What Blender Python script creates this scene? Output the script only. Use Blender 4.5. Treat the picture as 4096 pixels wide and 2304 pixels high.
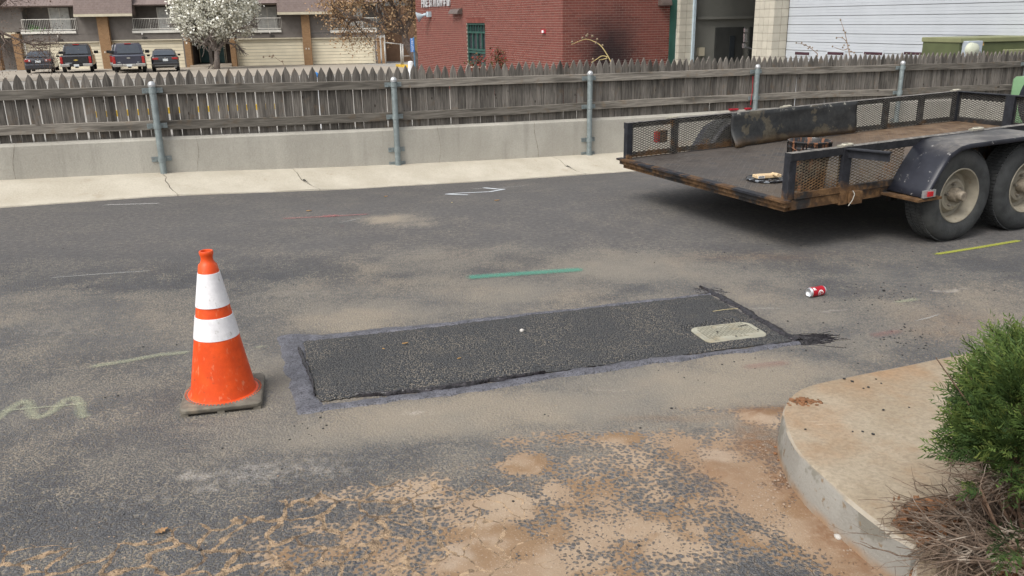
import bpy, bmesh, math, random
import numpy as np
from mathutils import Matrix, Vector
random.seed(7); np.random.seed(7)
scene = bpy.context.scene
for o in list(bpy.data.objects): bpy.data.objects.remove(o)
COL = scene.collection
# ------------------------------------------------------------------ camera
F = 3400.; H = 1.66; P = math.atan((1152-75)/F); ROLL = 0.015     # focal length in photo pixels, eye height, pitch, roll
_f = np.array([0, math.cos(P), -math.sin(P)]); _r0 = np.array([1., 0, 0]); _u0 = np.cross(_r0, _f)
_c, _s = math.cos(ROLL), math.sin(ROLL)
CR = _c*_r0-_s*_u0; CU = _s*_r0+_c*_u0; CF = _f; CO = np.array([0, 0, H])
cam_d = bpy.data.cameras.new('camera'); cam = bpy.data.objects.new('camera', cam_d); COL.objects.link(cam)
cam_d.sensor_width = 36; cam_d.lens = F/4096*36; cam_d.clip_start = .05; cam_d.clip_end = 2000
cam.matrix_world = Matrix(((CR[0], CU[0], -CF[0], 0), (CR[1], CU[1], -CF[1], 0), (CR[2], CU[2], -CF[2], H), (0, 0, 0, 1)))
scene.camera = cam
# ------------------------------------------------------------------ light (overcast day)
SUN_EL, SUN_AZ = math.radians(52), math.radians(-138)     # azimuth clockwise from the view direction (+Y)
w = bpy.data.worlds.new('World'); scene.world = w; w.use_nodes = True
nt = w.node_tree; nt.nodes.clear()
sky = nt.nodes.new('ShaderNodeTexSky'); sky.sky_type = 'NISHITA'; sky.sun_disc = False
sky.sun_elevation = SUN_EL; sky.sun_rotation = SUN_AZ; sky.air_density = 1.3; sky.dust_density = 4.; sky.ozone_density = 1.
hs = nt.nodes.new('ShaderNodeHueSaturation'); hs.inputs['Saturation'].default_value = .22
bg = nt.nodes.new('ShaderNodeBackground'); bg.inputs['Strength'].default_value = .13
wo = nt.nodes.new('ShaderNodeOutputWorld')
nt.links.new(sky.outputs[0], hs.inputs['Color']); nt.links.new(hs.outputs[0], bg.inputs['Color']); nt.links.new(bg.outputs[0], wo.inputs[0])
sd = bpy.data.lights.new('sun', 'SUN'); sd.energy = 1.3; sd.angle = math.radians(25); sd.color = (1., .955, .88)
sun = bpy.data.objects.new('sun', sd); COL.objects.link(sun)
_sv = Vector((math.sin(SUN_AZ)*math.cos(SUN_EL), math.cos(SUN_AZ)*math.cos(SUN_EL), math.sin(SUN_EL)))
sun.rotation_euler = _sv.to_track_quat('Z', 'Y').to_euler(); sun.location = (10, 10, 30)
vs = scene.view_settings; vs.view_transform = 'Standard'; vs.look = 'None'; vs.gamma = 1; vs.use_curve_mapping = False; vs.exposure = 0.66
scene.render.engine = 'CYCLES'

# ------------------------------------------------------------------ pixel -> place helpers
def ray(x, y): return CF+(x-2048)/F*CR-(y-1152)/F*CU
def gnd(x, y, z=0.):
    d = ray(x, y); t = (z-H)/d[2]; return CO+t*d
def atz(x, y, zc): return CO+zc*ray(x, y)
def proj(p):
    d = np.asarray(p, float)-CO; zc = d@CF
    return 2048+F*(d@CR)/zc, 1152-F*(d@CU)/zc
_d = ray(9900, 75-.015*7852); AF = math.atan2(_d[1], _d[0])       # direction of the fence
e1 = np.array([math.cos(AF), math.sin(AF), 0]); e2 = np.array([-math.sin(AF), math.cos(AF), 0]); ez = np.array([0, 0, 1.])
def EP(a, b, z): return a*e1+b*e2+z*ez
def on2(x, y, c):
    d = ray(x, y); t = (c-CO@e2)/(d@e2); p = CO+t*d; return p@e1, p[2]
def on1(x, y, c):
    d = ray(x, y); t = (c-CO@e1)/(d@e1); p = CO+t*d; return p@e2, p[2]
EW = float(gnd(653, 689, .15)@e2); EK = float(gnd(665, 785, 0.)@e2)    # wall face, kerb edge

# ------------------------------------------------------------------ numpy value noise
def _h(i, j, s):
    n = (i.astype(np.int64)*374761393+j.astype(np.int64)*668265263+s*974711) & 0x7fffffff
    n = ((n ^ (n >> 13))*1274126177) & 0x7fffffff
    return ((n ^ (n >> 16)) & 0xffff)/65535.
def vnoise(x, y, s=0):
    x = np.asarray(x, float); y = np.asarray(y, float)
    i = np.floor(x); j = np.floor(y); u = x-i; v = y-j; u = u*u*(3-2*u); v = v*v*(3-2*v)
    a = _h(i, j, s); b = _h(i+1, j, s); c = _h(i, j+1, s); d = _h(i+1, j+1, s)
    return (a*(1-u)+b*u)*(1-v)+(c*(1-u)+d*u)*v
def fbm(x, y, s=0, o=4):
    r = 0; a = .5; t = 0
    for k in range(o): r = r+a*vnoise(x*2**k, y*2**k, s+k*17); t += a; a *= .5
    return r/t
def sstep(a, b, x):
    t = np.clip((x-a)/(b-a), 0, 1); return t*t*(3-2*t)
KZ = ([-9, -1.13, .33, 1.4, 2.2, 4.0, 5.7, 9., 16., 40], [.03, .03, 0, -.06, -.105, -.169, -.215, -.27, -.34, -.4])
def gz(x, y):
    x = np.asarray(x, float); y = np.asarray(y, float)
    a = x*e1[0]+y*e1[1]; b = x*e2[0]+y*e2[1]
    return np.interp(a, *KZ)*sstep(EK-2.2, EK, b)+.004*(fbm(x*.8, y*.8, 5, 2)-.5)
def gp(x, y, dz=0.):
    "photo pixel -> point on the road surface"
    z = 0.
    for k in range(6):
        p = gnd(x, y, z); z = float(gz(p[0], p[1]))+dz
    return gnd(x, y, z)

# ------------------------------------------------------------------ object helpers
PM = {}
def tag(o, label=None, cat=None, group=None, kind=None):
    if label: o['label'] = label
    if cat: o['category'] = cat
    if group: o['group'] = group
    if kind: o['kind'] = kind
    return o
def thing(name, loc=(0, 0, 0), rotz=0, label=None, cat=None, group=None, kind=None):
    o = bpy.data.objects.new(name, None); COL.objects.link(o); o.empty_display_size = .1
    o.location = Vector([float(v) for v in loc]); o.rotation_euler = (0, 0, rotz)
    PM[o] = Matrix.Translation(o.location) @ Matrix.Rotation(rotz, 4, 'Z')
    return tag(o, label, cat, group, kind)
def link(name, me, parent=None, loc=(0, 0, 0), rot=None, local=False):
    o = bpy.data.objects.new(name, me); COL.objects.link(o)
    o.location = Vector([float(v) for v in loc])
    if rot is not None: o.rotation_euler = rot
    if parent is not None:
        o.parent = parent
        if not local: o.matrix_parent_inverse = PM[parent].inverted()
    PM[o] = (Matrix.Translation(o.location) @ (Matrix.Rotation(o.rotation_euler.z, 4, 'Z'))) if not (parent is not None and local) else (PM[parent] @ Matrix.Translation(o.location) @ o.rotation_euler.to_matrix().to_4x4())
    return o
def dup(root, loc, rotz=None, label=None):
    r = root.copy(); COL.objects.link(r); r.location = loc
    if rotz is not None: r.rotation_euler = (0, 0, rotz)
    if label: r['label'] = label
    for ch in list(root.children):
        c = ch.copy(); COL.objects.link(c); c.parent = r; c.matrix_parent_inverse = ch.matrix_parent_inverse.copy()
        for g in list(ch.children):
            d = g.copy(); COL.objects.link(d); d.parent = c; d.matrix_parent_inverse = g.matrix_parent_inverse.copy()
    return r
BOXF = [(0, 3, 2, 1), (4, 5, 6, 7), (0, 1, 5, 4), (1, 2, 6, 5), (2, 3, 7, 6), (3, 0, 4, 7)]
class MB:
    def __init__(s): s.v = []; s.f = []; s.uv = None
    def add(s, vs_, fs):
        n = len(s.v); s.v += [tuple(float(c) for c in v) for v in vs_]; s.f += [tuple(i+n for i in f) for f in fs]; return s
    def box(s, x0, x1, y0, y1, z0, z1):
        return s.add([(x0, y0, z0), (x1, y0, z0), (x1, y1, z0), (x0, y1, z0), (x0, y0, z1), (x1, y0, z1), (x1, y1, z1), (x0, y1, z1)], BOXF)
    def bev(s, x0, x1, y0, y1, z0, z1, r):
        "box with its vertical edges and top edges chamfered"
        def ring(d, z): return [(x0+d+r, y0+d, z), (x1-d-r, y0+d, z), (x1-d, y0+d+r, z), (x1-d, y1-d-r, z), (x1-d-r, y1-d, z), (x0+d+r, y1-d, z), (x0+d, y1-d-r, z), (x0+d, y0+d+r, z)]
        rs = [ring(r*.6, z0), ring(0, z0+r), ring(0, z1-r), ring(r*.6, z1)]
        vs_ = [p for q in rs for p in q]; fs = [tuple(range(7, -1, -1)), tuple(range(24, 32))]
        for k in range(3):
            for i in range(8): j = (i+1) % 8; fs.append((k*8+i, k*8+j, k*8+8+j, k*8+8+i))
        return s.add(vs_, fs)
    def obox(s, c, ax, ay, az):
        "oriented box from centre and three half-axis vectors"
        c = np.asarray(c, float); ax = np.asarray(ax, float); ay = np.asarray(ay, float); az = np.asarray(az, float)
        return s.add([c-ax-ay-az, c+ax-ay-az, c+ax+ay-az, c-ax+ay-az, c-ax-ay+az, c+ax-ay+az, c+ax+ay+az, c-ax+ay+az], BOXF)
    def bar(s, a, b, wd, ht, up=(0, 0, 1)):
        a = np.asarray(a, float); b = np.asarray(b, float); d = b-a; L = np.linalg.norm(d); d = d/L
        u = np.asarray(up, float); sd_ = np.cross(d, u); sd_ /= np.linalg.norm(sd_)+1e-9; u = np.cross(sd_, d)
        return s.obox((a+b)/2, d*L/2, sd_*wd/2, u*ht/2)
    def prism(s, poly, h):
        "poly: list of 3-d points (planar), extruded by vector h"
        n = len(poly); h = np.asarray(h, float); p = [np.asarray(q, float) for q in poly]
        return s.add(p+[q+h for q in p], [tuple(range(n-1, -1, -1)), tuple(range(n, 2*n))]+[(i, (i+1) % n, n+(i+1) % n, n+i) for i in range(n)])
    def tube(s, pts, rad, n=8, cap=True):
        pts = [np.asarray(p, float) for p in pts]
        if np.isscalar(rad): rad = [rad]*len(pts)
        rings = []; pu = None
        for i, p in enumerate(pts):
            d = pts[min(i+1, len(pts)-1)]-pts[max(i-1, 0)]; d = d/(np.linalg.norm(d)+1e-12)
            if pu is None: pu = np.array([0, 0, 1.]) if abs(d[2]) < .9 else np.array([1., 0, 0])
            sd_ = np.cross(d, pu); sd_ /= np.linalg.norm(sd_)+1e-12; pu = np.cross(sd_, d)
            rings.append([p+rad[i]*(math.cos(2*math.pi*k/n)*sd_+math.sin(2*math.pi*k/n)*pu) for k in range(n)])
        vs_ = [q for r in rings for q in r]; fs = []
        for i in range(len(pts)-1):
            for k in range(n): fs.append((i*n+k, i*n+(k+1) % n, (i+1)*n+(k+1) % n, (i+1)*n+k))
        if cap: fs += [tuple(range(n-1, -1, -1)), tuple(range((len(pts)-1)*n, len(pts)*n))]
        return s.add(vs_, fs)
    def lathe(s, prof, n=24, c=(0, 0, 0), axis='z', close=False):
        "prof: (radius, height) pairs revolved about the axis"
        vs_ = []; fs = []
        for r, z in prof:
            for k in range(n):
                a = 2*math.pi*k/n; x, y = r*math.cos(a), r*math.sin(a)
                q = {'z': (x, y, z), 'y': (x, z, y), 'x': (z, x, y)}[axis]
                vs_.append((q[0]+c[0], q[1]+c[1], q[2]+c[2]))
        m = len(prof)
        for i in range(m-1):
            for k in range(n): fs.append((i*n+k, i*n+(k+1) % n, (i+1)*n+(k+1) % n, (i+1)*n+k))
        if prof[0][0] > 1e-6 and not close: fs.append(tuple(range(n-1, -1, -1)))
        if prof[-1][0] > 1e-6 and not close: fs.append(tuple(range((m-1)*n, m*n)))
        return s.add(vs_, fs)
    def grid(s, G):
        "G: array (m,n,3)"
        m, n = G.shape[:2]
        return s.add(G.reshape(-1, 3), [(i*n+j, i*n+j+1, (i+1)*n+j+1, (i+1)*n+j) for i in range(m-1) for j in range(n-1)])
    def xf(s, M):
        s.v = [tuple(M @ Vector(v)) for v in s.v]; return s
    def mesh(s, name, mat=None, smooth=False, fix=True):
        me = bpy.data.meshes.new(name); me.from_pydata(s.v, [], s.f); me.update()
        if fix:
            b = bmesh.new(); b.from_mesh(me); bmesh.ops.recalc_face_normals(b, faces=b.faces); b.to_mesh(me); b.free()
        if mat: me.materials.append(M[mat] if isinstance(mat, str) else mat)
        if smooth:
            for p in me.polygons: p.use_smooth = True
            if smooth != 'all':
                try: me.set_sharp_from_angle(angle=math.radians(smooth if not isinstance(smooth, bool) else 35))
                except Exception: pass
        return me
    def build(s, name, mat, parent=None, smooth=False, origin=None, local=False, fix=True):
        if origin is not None:
            o_ = [float(c) for c in origin]; s.v = [(v[0]-o_[0], v[1]-o_[1], v[2]-o_[2]) for v in s.v]
        return link(name, s.mesh(name, mat, smooth, fix), parent, origin if origin is not None else (0, 0, 0), local=local)

# ------------------------------------------------------------------ materials
M = {}
class NB:
    "tiny node-tree writer"
    def __init__(s, name):
        s.m = bpy.data.materials.new(name); s.m.use_nodes = True; s.t = s.m.node_tree; s.t.nodes.clear(); M[name] = s.m
        s.out = s.n('OutputMaterial'); s.b = s.n('BsdfPrincipled'); s.l(s.b.outputs[0], s.out.inputs[0])
        s.geo = s.n('NewGeometry'); s.pos = s.geo.outputs['Position']
    def n(s, t, **k):
        q = s.t.nodes.new('ShaderNode'+t)
        for a, b in k.items(): setattr(q, a, b)
        return q
    def l(s, a, b): s.t.links.new(a, b)
    def put(s, sock, v):
        if isinstance(v, bpy.types.NodeSocket): s.l(v, sock)
        elif isinstance(v, (tuple, list)) and len(v) == 3 and sock.type == 'RGBA': sock.default_value = (*v, 1)
        else: sock.default_value = v
    def noise(s, scale, detail=4, rough=.55, vec=None, dist=0):
        q = s.n('TexNoise'); q.inputs['Scale'].default_value = scale; q.inputs['Detail'].default_value = detail; q.inputs['Roughness'].default_value = rough; q.inputs['Distortion'].default_value = dist
        s.l(vec or s.pos, q.inputs['Vector']); return q.outputs['Fac']
    def vor(s, scale, vec=None, feature='F1', out='Distance', rnd=1.):
        q = s.n('TexVoronoi'); q.feature = feature; q.inputs['Scale'].default_value = scale; q.inputs['Randomness'].default_value = rnd
        s.l(vec or s.pos, q.inputs['Vector']); return q.outputs[out]
    def math(s, op, a, b=0., c=None, clamp=False):
        q = s.n('Math', operation=op, use_clamp=clamp); s.put(q.inputs[0], a); s.put(q.inputs[1], b)
        if c is not None: s.put(q.inputs[2], c)
        return q.outputs[0]
    def rng(s, v, a, b, c=0., d=1., smooth=True):
        q = s.n('MapRange'); q.clamp = True
        if smooth: q.interpolation_type = 'SMOOTHSTEP'
        s.put(q.inputs[0], v); s.put(q.inputs[1], a); s.put(q.inputs[2], b); s.put(q.inputs[3], c); s.put(q.inputs[4], d); return q.outputs[0]
    def mix(s, f, a, b, mode='MIX'):
        q = s.n('Mix', data_type='RGBA', blend_type=mode); s.put(q.inputs[0], f); s.put(q.inputs[6], a); s.put(q.inputs[7], b); return q.outputs[2]
    def ramp(s, v, stops):
        q = s.n('ValToRGB'); s.l(v, q.inputs[0]); e = q.color_ramp.elements
        while len(e) < len(stops): e.new(.5)
        for k, (p_, c_) in zip(e, stops): k.position = p_; k.color = (*c_, 1) if len(c_) == 3 else c_
        return q.outputs[0]
    def map(s, vec, scale=(1, 1, 1), loc=(0, 0, 0), rot=(0, 0, 0)):
        q = s.n('Mapping'); s.l(vec, q.inputs[0]); s.put(q.inputs[1], loc); q.inputs[2].default_value = rot; q.inputs[3].default_value = scale; return q.outputs[0]
    def attr(s, name, out='Fac'):
        q = s.n('Attribute'); q.attribute_name = name; return q.outputs[out]
    def obj(s): return s.n('TexCoord').outputs['Object']
    def rand(s): return s.n('ObjectInfo').outputs['Random']
    def bump(s, h, dist=.01, strength=1.):
        q = s.n('Bump'); q.inputs['Distance'].default_value = dist; q.inputs['Strength'].default_value = strength; s.l(h, q.inputs['Height']); s.l(q.outputs[0], s.b.inputs['Normal'])
    def fin(s, col=None, rough=None, metal=None, spec=None, **k):
        if col is not None: s.put(s.b.inputs['Base Color'], col)
        if rough is not None: s.put(s.b.inputs['Roughness'], rough)
        if metal is not None: s.put(s.b.inputs['Metallic'], metal)
        if spec is not None: s.put(s.b.inputs['Specular IOR Level'], spec)
        for a, b in k.items(): s.put(s.b.inputs[a.replace('_', ' ')], b)
        return s.m
def simple(name, c, rough=.6, var=.15, scale=8., bump=0., bscale=60., metal=0., spec=.4, rnd=0., c2=None, c2scale=3., c2lo=.55, c2hi=.7, **k):
    "plain paint/stone/plastic with blotches, optional second colour in worn patches"
    q = NB(name); nz = q.noise(scale, 5)
    d = tuple(x*(1-var) for x in c); e = tuple(min(1, x*(1+var)) for x in c)
    col = q.mix(q.rng(nz, .3, .7), d, e)
    if c2: col = q.mix(q.rng(q.noise(c2scale, 6, .62), c2lo, c2hi), col, c2)
    if rnd:
        h = q.n('HueSaturation'); q.l(col, h.inputs['Color']); q.l(q.rng(q.rand(), 0, 1, 1-rnd, 1+rnd, False), h.inputs['Value']); col = h.outputs[0]
    if bump: q.bump(q.noise(bscale, 5), bump)
    return q.fin(col, rough, metal, spec, **k)
# ================================================================== ROAD
def road_material():
    q = NB('asphalt'); A_ = {k: q.attr(k) for k in ('dust', 'sand', 'crack', 'smooth', 'red', 'chalk', 'na', 'nb', 'nc', 'nd')}
    dustA, sandA, crk, smo = A_['dust'], A_['sand'], A_['crack'], A_['smooth']
    def N2(scale, detail=2, vec=None, out='Fac'):
        n_ = q.n('TexNoise', noise_dimensions='2D'); n_.inputs['Scale'].default_value = scale; n_.inputs['Detail'].default_value = detail; n_.inputs['Roughness'].default_value = .6
        q.l(vec or q.pos, n_.inputs['Vector']); return n_.outputs[out]
    def V2(scale, vec, feature='F1'):
        n_ = q.n('TexVoronoi', voronoi_dimensions='2D', feature=feature); n_.inputs['Scale'].default_value = scale; q.l(vec, n_.inputs['Vector']); return n_
    def warp(scale, amt):
        wv = q.n('VectorMath', operation='MULTIPLY_ADD'); q.l(N2(scale, 2, None, 'Color'), wv.inputs[0]); wv.inputs[1].default_value = (amt, amt, 0); q.l(q.pos, wv.inputs[2]); return wv.outputs[0]
    pw = warp(34, .02)
    n1 = V2(84, pw); n2 = V2(200, pw); n3 = V2(56, pw)
    fine = N2(430, 2); mid = N2(24, 3); big, nb, nc, nd = A_['na'], A_['nb'], A_['nc'], A_['nd']
    chip = q.math('SUBTRACT', 1., n1.outputs['Distance']); chip2 = q.math('SUBTRACT', 1., n2.outputs['Distance']); h3 = q.math('SUBTRACT', 1., n3.outputs['Distance'])
    h = q.math('ADD', q.math('MULTIPLY', chip, .6), q.math('MULTIPLY', chip2, .4))
    sep = q.n('SeparateColor'); q.l(n1.outputs['Color'], sep.inputs[0]); sep2 = q.n('SeparateColor'); q.l(n2.outputs['Color'], sep2.inputs[0])
    base = q.mix(q.rng(big, .3, .7), (.082, .083, .09), (.113, .113, .118))
    base = q.mix(q.rng(h, .4, .68), (.05, .048, .048), base)
    base = q.mix(q.math('MULTIPLY', q.rng(sep.outputs[1], .5, 1.), .55), base, (.08, .087, .1))
    lightst = q.math('MULTIPLY', q.rng(sep2.outputs[0], .74, .9), q.rng(chip2, .5, .66))
    base = q.mix(q.math('MULTIPLY', lightst, .42), base, (.27, .255, .235))
    pits = q.math('MULTIPLY', q.rng(h, .56, .42), q.rng(q.math('ADD', mid, q.math('MULTIPLY', q.math('SUBTRACT', nb, .5), 1.2)), .4, .7))
    base = q.mix(q.math('MULTIPLY', pits, q.math('MULTIPLY', .72, q.math('SUBTRACT', 1., q.math('MULTIPLY', smo, .75)))), base, (.27, .24, .19))
    base = q.mix(q.math('MULTIPLY', smo, .72), base, q.mix(q.rng(q.math('ADD', q.math('MULTIPLY', fine, .5), q.math('MULTIPLY', mid, .5)), .35, .68), (.082, .077, .074), (.13, .121, .115)))
    lvl = q.math('ADD', q.math('MULTIPLY', dustA, 1.3), q.math('MULTIPLY', q.math('SUBTRACT', q.math('ADD', nb, mid), 1.), .6))
    d1 = q.rng(q.math('SUBTRACT', lvl, q.math('MULTIPLY', q.math('SUBTRACT', h, .45), 1.3)), -.1, .85)
    dustc = q.mix(q.rng(nc, .35, .68), (.24, .215, .178), (.305, .26, .2))
    dustc = q.mix(q.rng(fine, .32, .66), q.mix(.5, dustc, (.08, .075, .07)), dustc)
    dustc = q.mix(q.math('MULTIPLY', lightst, .3), dustc, (.42, .38, .32))
    col = q.mix(q.math('MULTIPLY', d1, .9), base, dustc)
    col = q.mix(q.math('MULTIPLY', q.rng(q.math('ADD', A_['chalk'], q.math('MULTIPLY', q.math('SUBTRACT', q.math('ADD', mid, h), 1.05), .8)), .25, .95), .6), col, (.43, .4, .36))
    hh = q.math('ADD', q.math('MULTIPLY', h3, .78), q.math('MULTIPLY', mid, .6)); hh = q.math('ADD', hh, q.math('MULTIPLY', q.math('SUBTRACT', nd, .5), .55)); hh = q.math('ADD', hh, q.math('MULTIPLY', q.math('SUBTRACT', chip2, .5), .12))
    sl_ = q.math('SUBTRACT', q.math('MULTIPLY', sandA, 1.36), hh)
    s1 = q.rng(sl_, -.085, -.02)
    sandc = q.mix(q.rng(nc, .38, .64), (.3, .213, .142), (.365, .28, .2))
    sandc = q.mix(q.rng(nd, .46, .68), sandc, (.245, .158, .092))
    sandc = q.mix(q.rng(nb, .6, .8), sandc, (.38, .3, .225))
    grain = N2(650, 1); sandc = q.mix(q.rng(grain, .3, .7), q.mix(.35, sandc, (.13, .085, .05)), sandc)
    grit = q.math('MULTIPLY', q.rng(sep2.outputs[2], .84, .95), q.rng(chip2, .5, .62)); sandc = q.mix(q.math('MULTIPLY', grit, .35), sandc, (.45, .38, .31))
    chipc = q.mix(q.rng(sep.outputs[0], 0, 1), (.055, .06, .07), (.115, .12, .135))
    film = q.mix(q.rng(h3, .45, .7), (.25, .19, .135), chipc)
    col = q.mix(q.math('MULTIPLY', q.rng(sandA, .22, .5), .8), col, film)
    col = q.mix(q.math('MULTIPLY', q.rng(q.math('ADD', sl_, q.math('MULTIPLY', fine, .35)), -.3, .12), .38), col, (.3, .235, .17))
    col = q.mix(s1, col, sandc)
    ce = V2(8., warp(7, .12), 'DISTANCE_TO_EDGE').outputs['Distance']; cwid = q.math('MULTIPLY', q.math('ADD', .12, q.math('MULTIPLY', q.math('MULTIPLY', mid, mid), 1.1)), q.math('MULTIPLY', crk, .17))
    c1 = q.math('MULTIPLY', q.rng(q.math('SUBTRACT', ce, cwid), .014, -.004), q.rng(crk, .02, .1))
    crkc = q.mix(q.rng(q.math('ADD', fine, q.math('SUBTRACT', mid, .5)), .38, .62), (.1, .07, .048), (.4, .285, .18))
    col = q.mix(c1, col, crkc)
    col = q.mix(q.math('MULTIPLY', A_['red'], q.rng(mid, .3, .6, .4, 1.)), col, (.2, .115, .066))
    q.fin(col, .92, 0, .3)
    hb = q.math('MULTIPLY', h, q.math('SUBTRACT', 1.05, q.math('MULTIPLY', q.math('MAXIMUM', smo, q.math('MAXIMUM', q.math('MULTIPLY', dustA, .85), q.math('MULTIPLY', s1, .97))), .93)))
    q.bump(hb, .012, .9)
road_material()

def build_road():
    def grow(a, b, st, k=1.35):
        r = [a]; 
        while (b-r[-1])*np.sign(b-a) > 0: r.append(r[-1]+np.sign(b-a)*st); st *= k
        return r[1:]
    xs = np.array(sorted(grow(-2.7, -60, .03)+list(np.arange(-2.7, 3.2, .018))+grow(3.2, 60, .03)))
    ys = np.array(sorted(grow(1.95, -25, .03)+list(np.arange(1.95, 6.2, .018))+list(np.arange(6.2, 12, .05))+grow(12, 40, .06)))
    X, Y = np.meshgrid(xs, ys); Xf = X.ravel(); Yf = Y.ravel(); B = Xf*e2[0]+Yf*e2[1]; A = Xf*e1[0]+Yf*e1[1]
    wx = Xf+.35*(fbm(Xf*1.3, Yf*1.3, 3)-.5)+.10*(fbm(Xf*6, Yf*6, 4)-.5); wy = Yf+.35*(fbm(Xf*1.3, Yf*1.3, 8)-.5)+.10*(fbm(Xf*6, Yf*6, 9)-.5)
    def blob(px, py, rx, ry, rot=0, soft=2.):
        c = gp(px, py); ca, sa = math.cos(rot), math.sin(rot); dx = wx-c[0]; dy = wy-c[1]
        return np.exp(-(np.abs((dx*ca+dy*sa)/rx)**soft+np.abs((-dx*sa+dy*ca)/ry)**soft))
    n1 = fbm(Xf*1.1, Yf*1.1, 21); n2 = fbm(Xf*3.2, Yf*3.2, 31); n3 = fbm(Xf*9, Yf*9, 41)
    dust = np.zeros_like(Xf)
    for px, py, rx, ry, a in ((1500, 1270, .8, .42, .7), (2050, 1150, .85, .42, .7), (2500, 1070, .85, .45, .68), (1080, 1330, .6, .5, .5), (750, 1240, .8, .5, .42), (250, 1250, 1., .5, .36), (2900, 1090, .7, .5, .6), (3150, 1230, .7, .6, .6), (3450, 1330, .7, .6, .48), (3100, 1480, .6, .4, .66), (2700, 1560, .75, .34, .8), (2200, 1640, .65, .27, .85), (1700, 1690, .55, .28, .92), (1350, 1720, .34, .24, .8), (1130, 1500, .3, .34, .66), (1000, 1650, .3, .25, .5), (870, 1900, .25, .12, .38), (1100, 1830, .28, .18, .52), (760, 1700, .13, .05, .6), (680, 1480, .34, .2, .42), (900, 1450, .4, .34, .55), (3800, 1330, .8, .7, .36), (1750, 1040, .9, .45, .5), (3500, 1100, .7, .6, .32), (1350, 1160, .6, .35, .5), (2300, 1760, .7, .14, .7), (2850, 1790, .5, .16, .55), (1500, 1800, .4, .12, .5), (2600, 1350, .6, .4, .5), (2000, 1400, .8, .4, .5), (2900, 1700, .4, .16, .6)):
        dust = np.maximum(dust, a*blob(px, py, rx, ry, 0, 2.6))
    dust = np.maximum(dust, .3*sstep(5.6, 4.8, Yf)*sstep(2.6, 3.1, Yf)*sstep(-3.5, -1., Xf)+.13*sstep(6.6, 5.6, Yf)+.03)
    dust = np.clip(dust*(.62+.75*n1)+.3*(n2-.5)*np.clip(dust*2, 0, 1), 0, 1)
    sand = np.zeros_like(Xf)
    for px, py, rx, ry, a in ((2200, 2060, .8, .36, .57), (2700, 1950, .6, .3, .55), (2020, 1870, .19, .07, 1.), (1980, 2000, .17, .06, .95), (1920, 2180, .15, .22, .98), (1980, 2290, .26, .2, .9), (2300, 1960, .4, .2, .64), (2480, 1780, .24, .09, .85), (2750, 1850, .34, .2, .60), (3000, 1930, .14, .32, .85), (3080, 1670, .12, .12, .85), (2900, 1650, .2, .06, .6), (1330, 2110, .15, .07, .6), (1340, 2260, .16, .1, .68), (1700, 1950, .3, .12, .64), (1600, 2200, .3, .22, .58), (2500, 2150, .35, .22, .6), (2900, 2150, .3, .22, .52), (2150, 1780, .3, .1, .52), (3250, 2130, .1, .3, .82), (3420, 2260, .16, .16, .85), (1450, 1980, .3, .08, .5), (1250, 2010, .2, .08, .34), (2350, 2280, .4, .2, .62), (3130, 2200, .3, .3, .5), (1150, 2250, .14, .1, .34)):
        sand = np.maximum(sand, a*blob(px, py, rx*1.12, ry*1.12, 0, 1.8))
    sand = np.clip(sand*1.04+(.85*(n2-.5)+.55*(n3-.5)+.3*(fbm(Xf*22, Yf*22, 44)-.5))*np.clip(sand*2.2, 0, 1), 0, 1)
    sl = np.zeros_like(Xf)
    for px, py, rx, ry, a in ((1560, 868, .28, .16, .9), (1640, 870, .35, .12, .5), (1700, 885, .3, .12, .45)):
        sl = np.maximum(sl, a*blob(px, py, rx, ry, .2))
    dust = np.maximum(dust, np.clip(sl*(.5+1.0*n3), 0, 1))
    # cracked corner: everything below the long ragged crack
    bl = np.array([gp(*q)[:2] for q in ((-400, 2190), (0, 2187), (430, 2192), (640, 2132), (830, 2098), (1060, 2045), (1120, 2000), (1500, 1925))])
    yb = np.interp(wx, bl[:, 0], bl[:, 1]); crack = sstep(-.02, .03, yb-Yf)*(1-sstep(-.6, -.1, Xf)*.6)*(1-sstep(-.1, .2, Xf))
    for px, py, rx, ry, a in ((3150, 1190, .5, .22, .035), (3350, 1140, .3, .2, .03)): crack = np.maximum(crack, a*blob(px, py, rx, ry))
    smooth = np.clip(sstep(5.3, 6.6, Yf+.6*(n1-.5))*.9, 0, 1)
    red = np.zeros_like(Xf)
    for px, py, rx, ry, a in ((3090, 1650, .14, .06, .9), (3090, 1780, .08, .25, .85), (3180, 1950, .07, .2, .8), (3330, 2110, .08, .25, .95), (3500, 2250, .12, .14, .95), (2960, 1900, .15, .2, .45), (2800, 1690, .3, .035, .35), (3850, 1280, .3, .2, .22), (3750, 1330, .2, .1, .25), (3050, 1020, .5, .12, .2)): red = np.maximum(red, a*blob(px, py, rx, ry))
    red = np.clip(red*(.3+1.4*n3), 0, 1)
    chalk = np.zeros_like(Xf)
    for px, py, rx, ry, a in ((730, 1890, .13, .06, .7), (800, 1960, .1, .04, .6), (1000, 1880, .28, .14, .55), (1250, 1850, .25, .1, .5), (2300, 1900, .3, .12, .45), (1350, 1950, .2, .06, .5), (3060, 1220, .1, .03, .6), (3330, 1230, .12, .02, .6), (3800, 1160, .15, .03, .7), (2950, 1240, .1, .02, .5), (250, 1330, .3, .12, .3), (1180, 1180, .3, .12, .3), (1690, 1660, .1, .03, .5), (560, 2000, .25, .06, .35), (2420, 1560, .1, .02, .5)): chalk = np.maximum(chalk, a*blob(px, py, rx, ry))
    Z = gz(Xf, Yf)+.010*sstep(.55, .95, sand)*(n3-.2)-.012*crack*0
    Z = Z+.008*np.exp(-((Xf-gp(3030, 1660)[0])/.25)**2-((Yf-gp(3030, 1660)[1])/.1)**2)
    m, n = X.shape; idx = np.arange(m*n).reshape(m, n)
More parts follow.
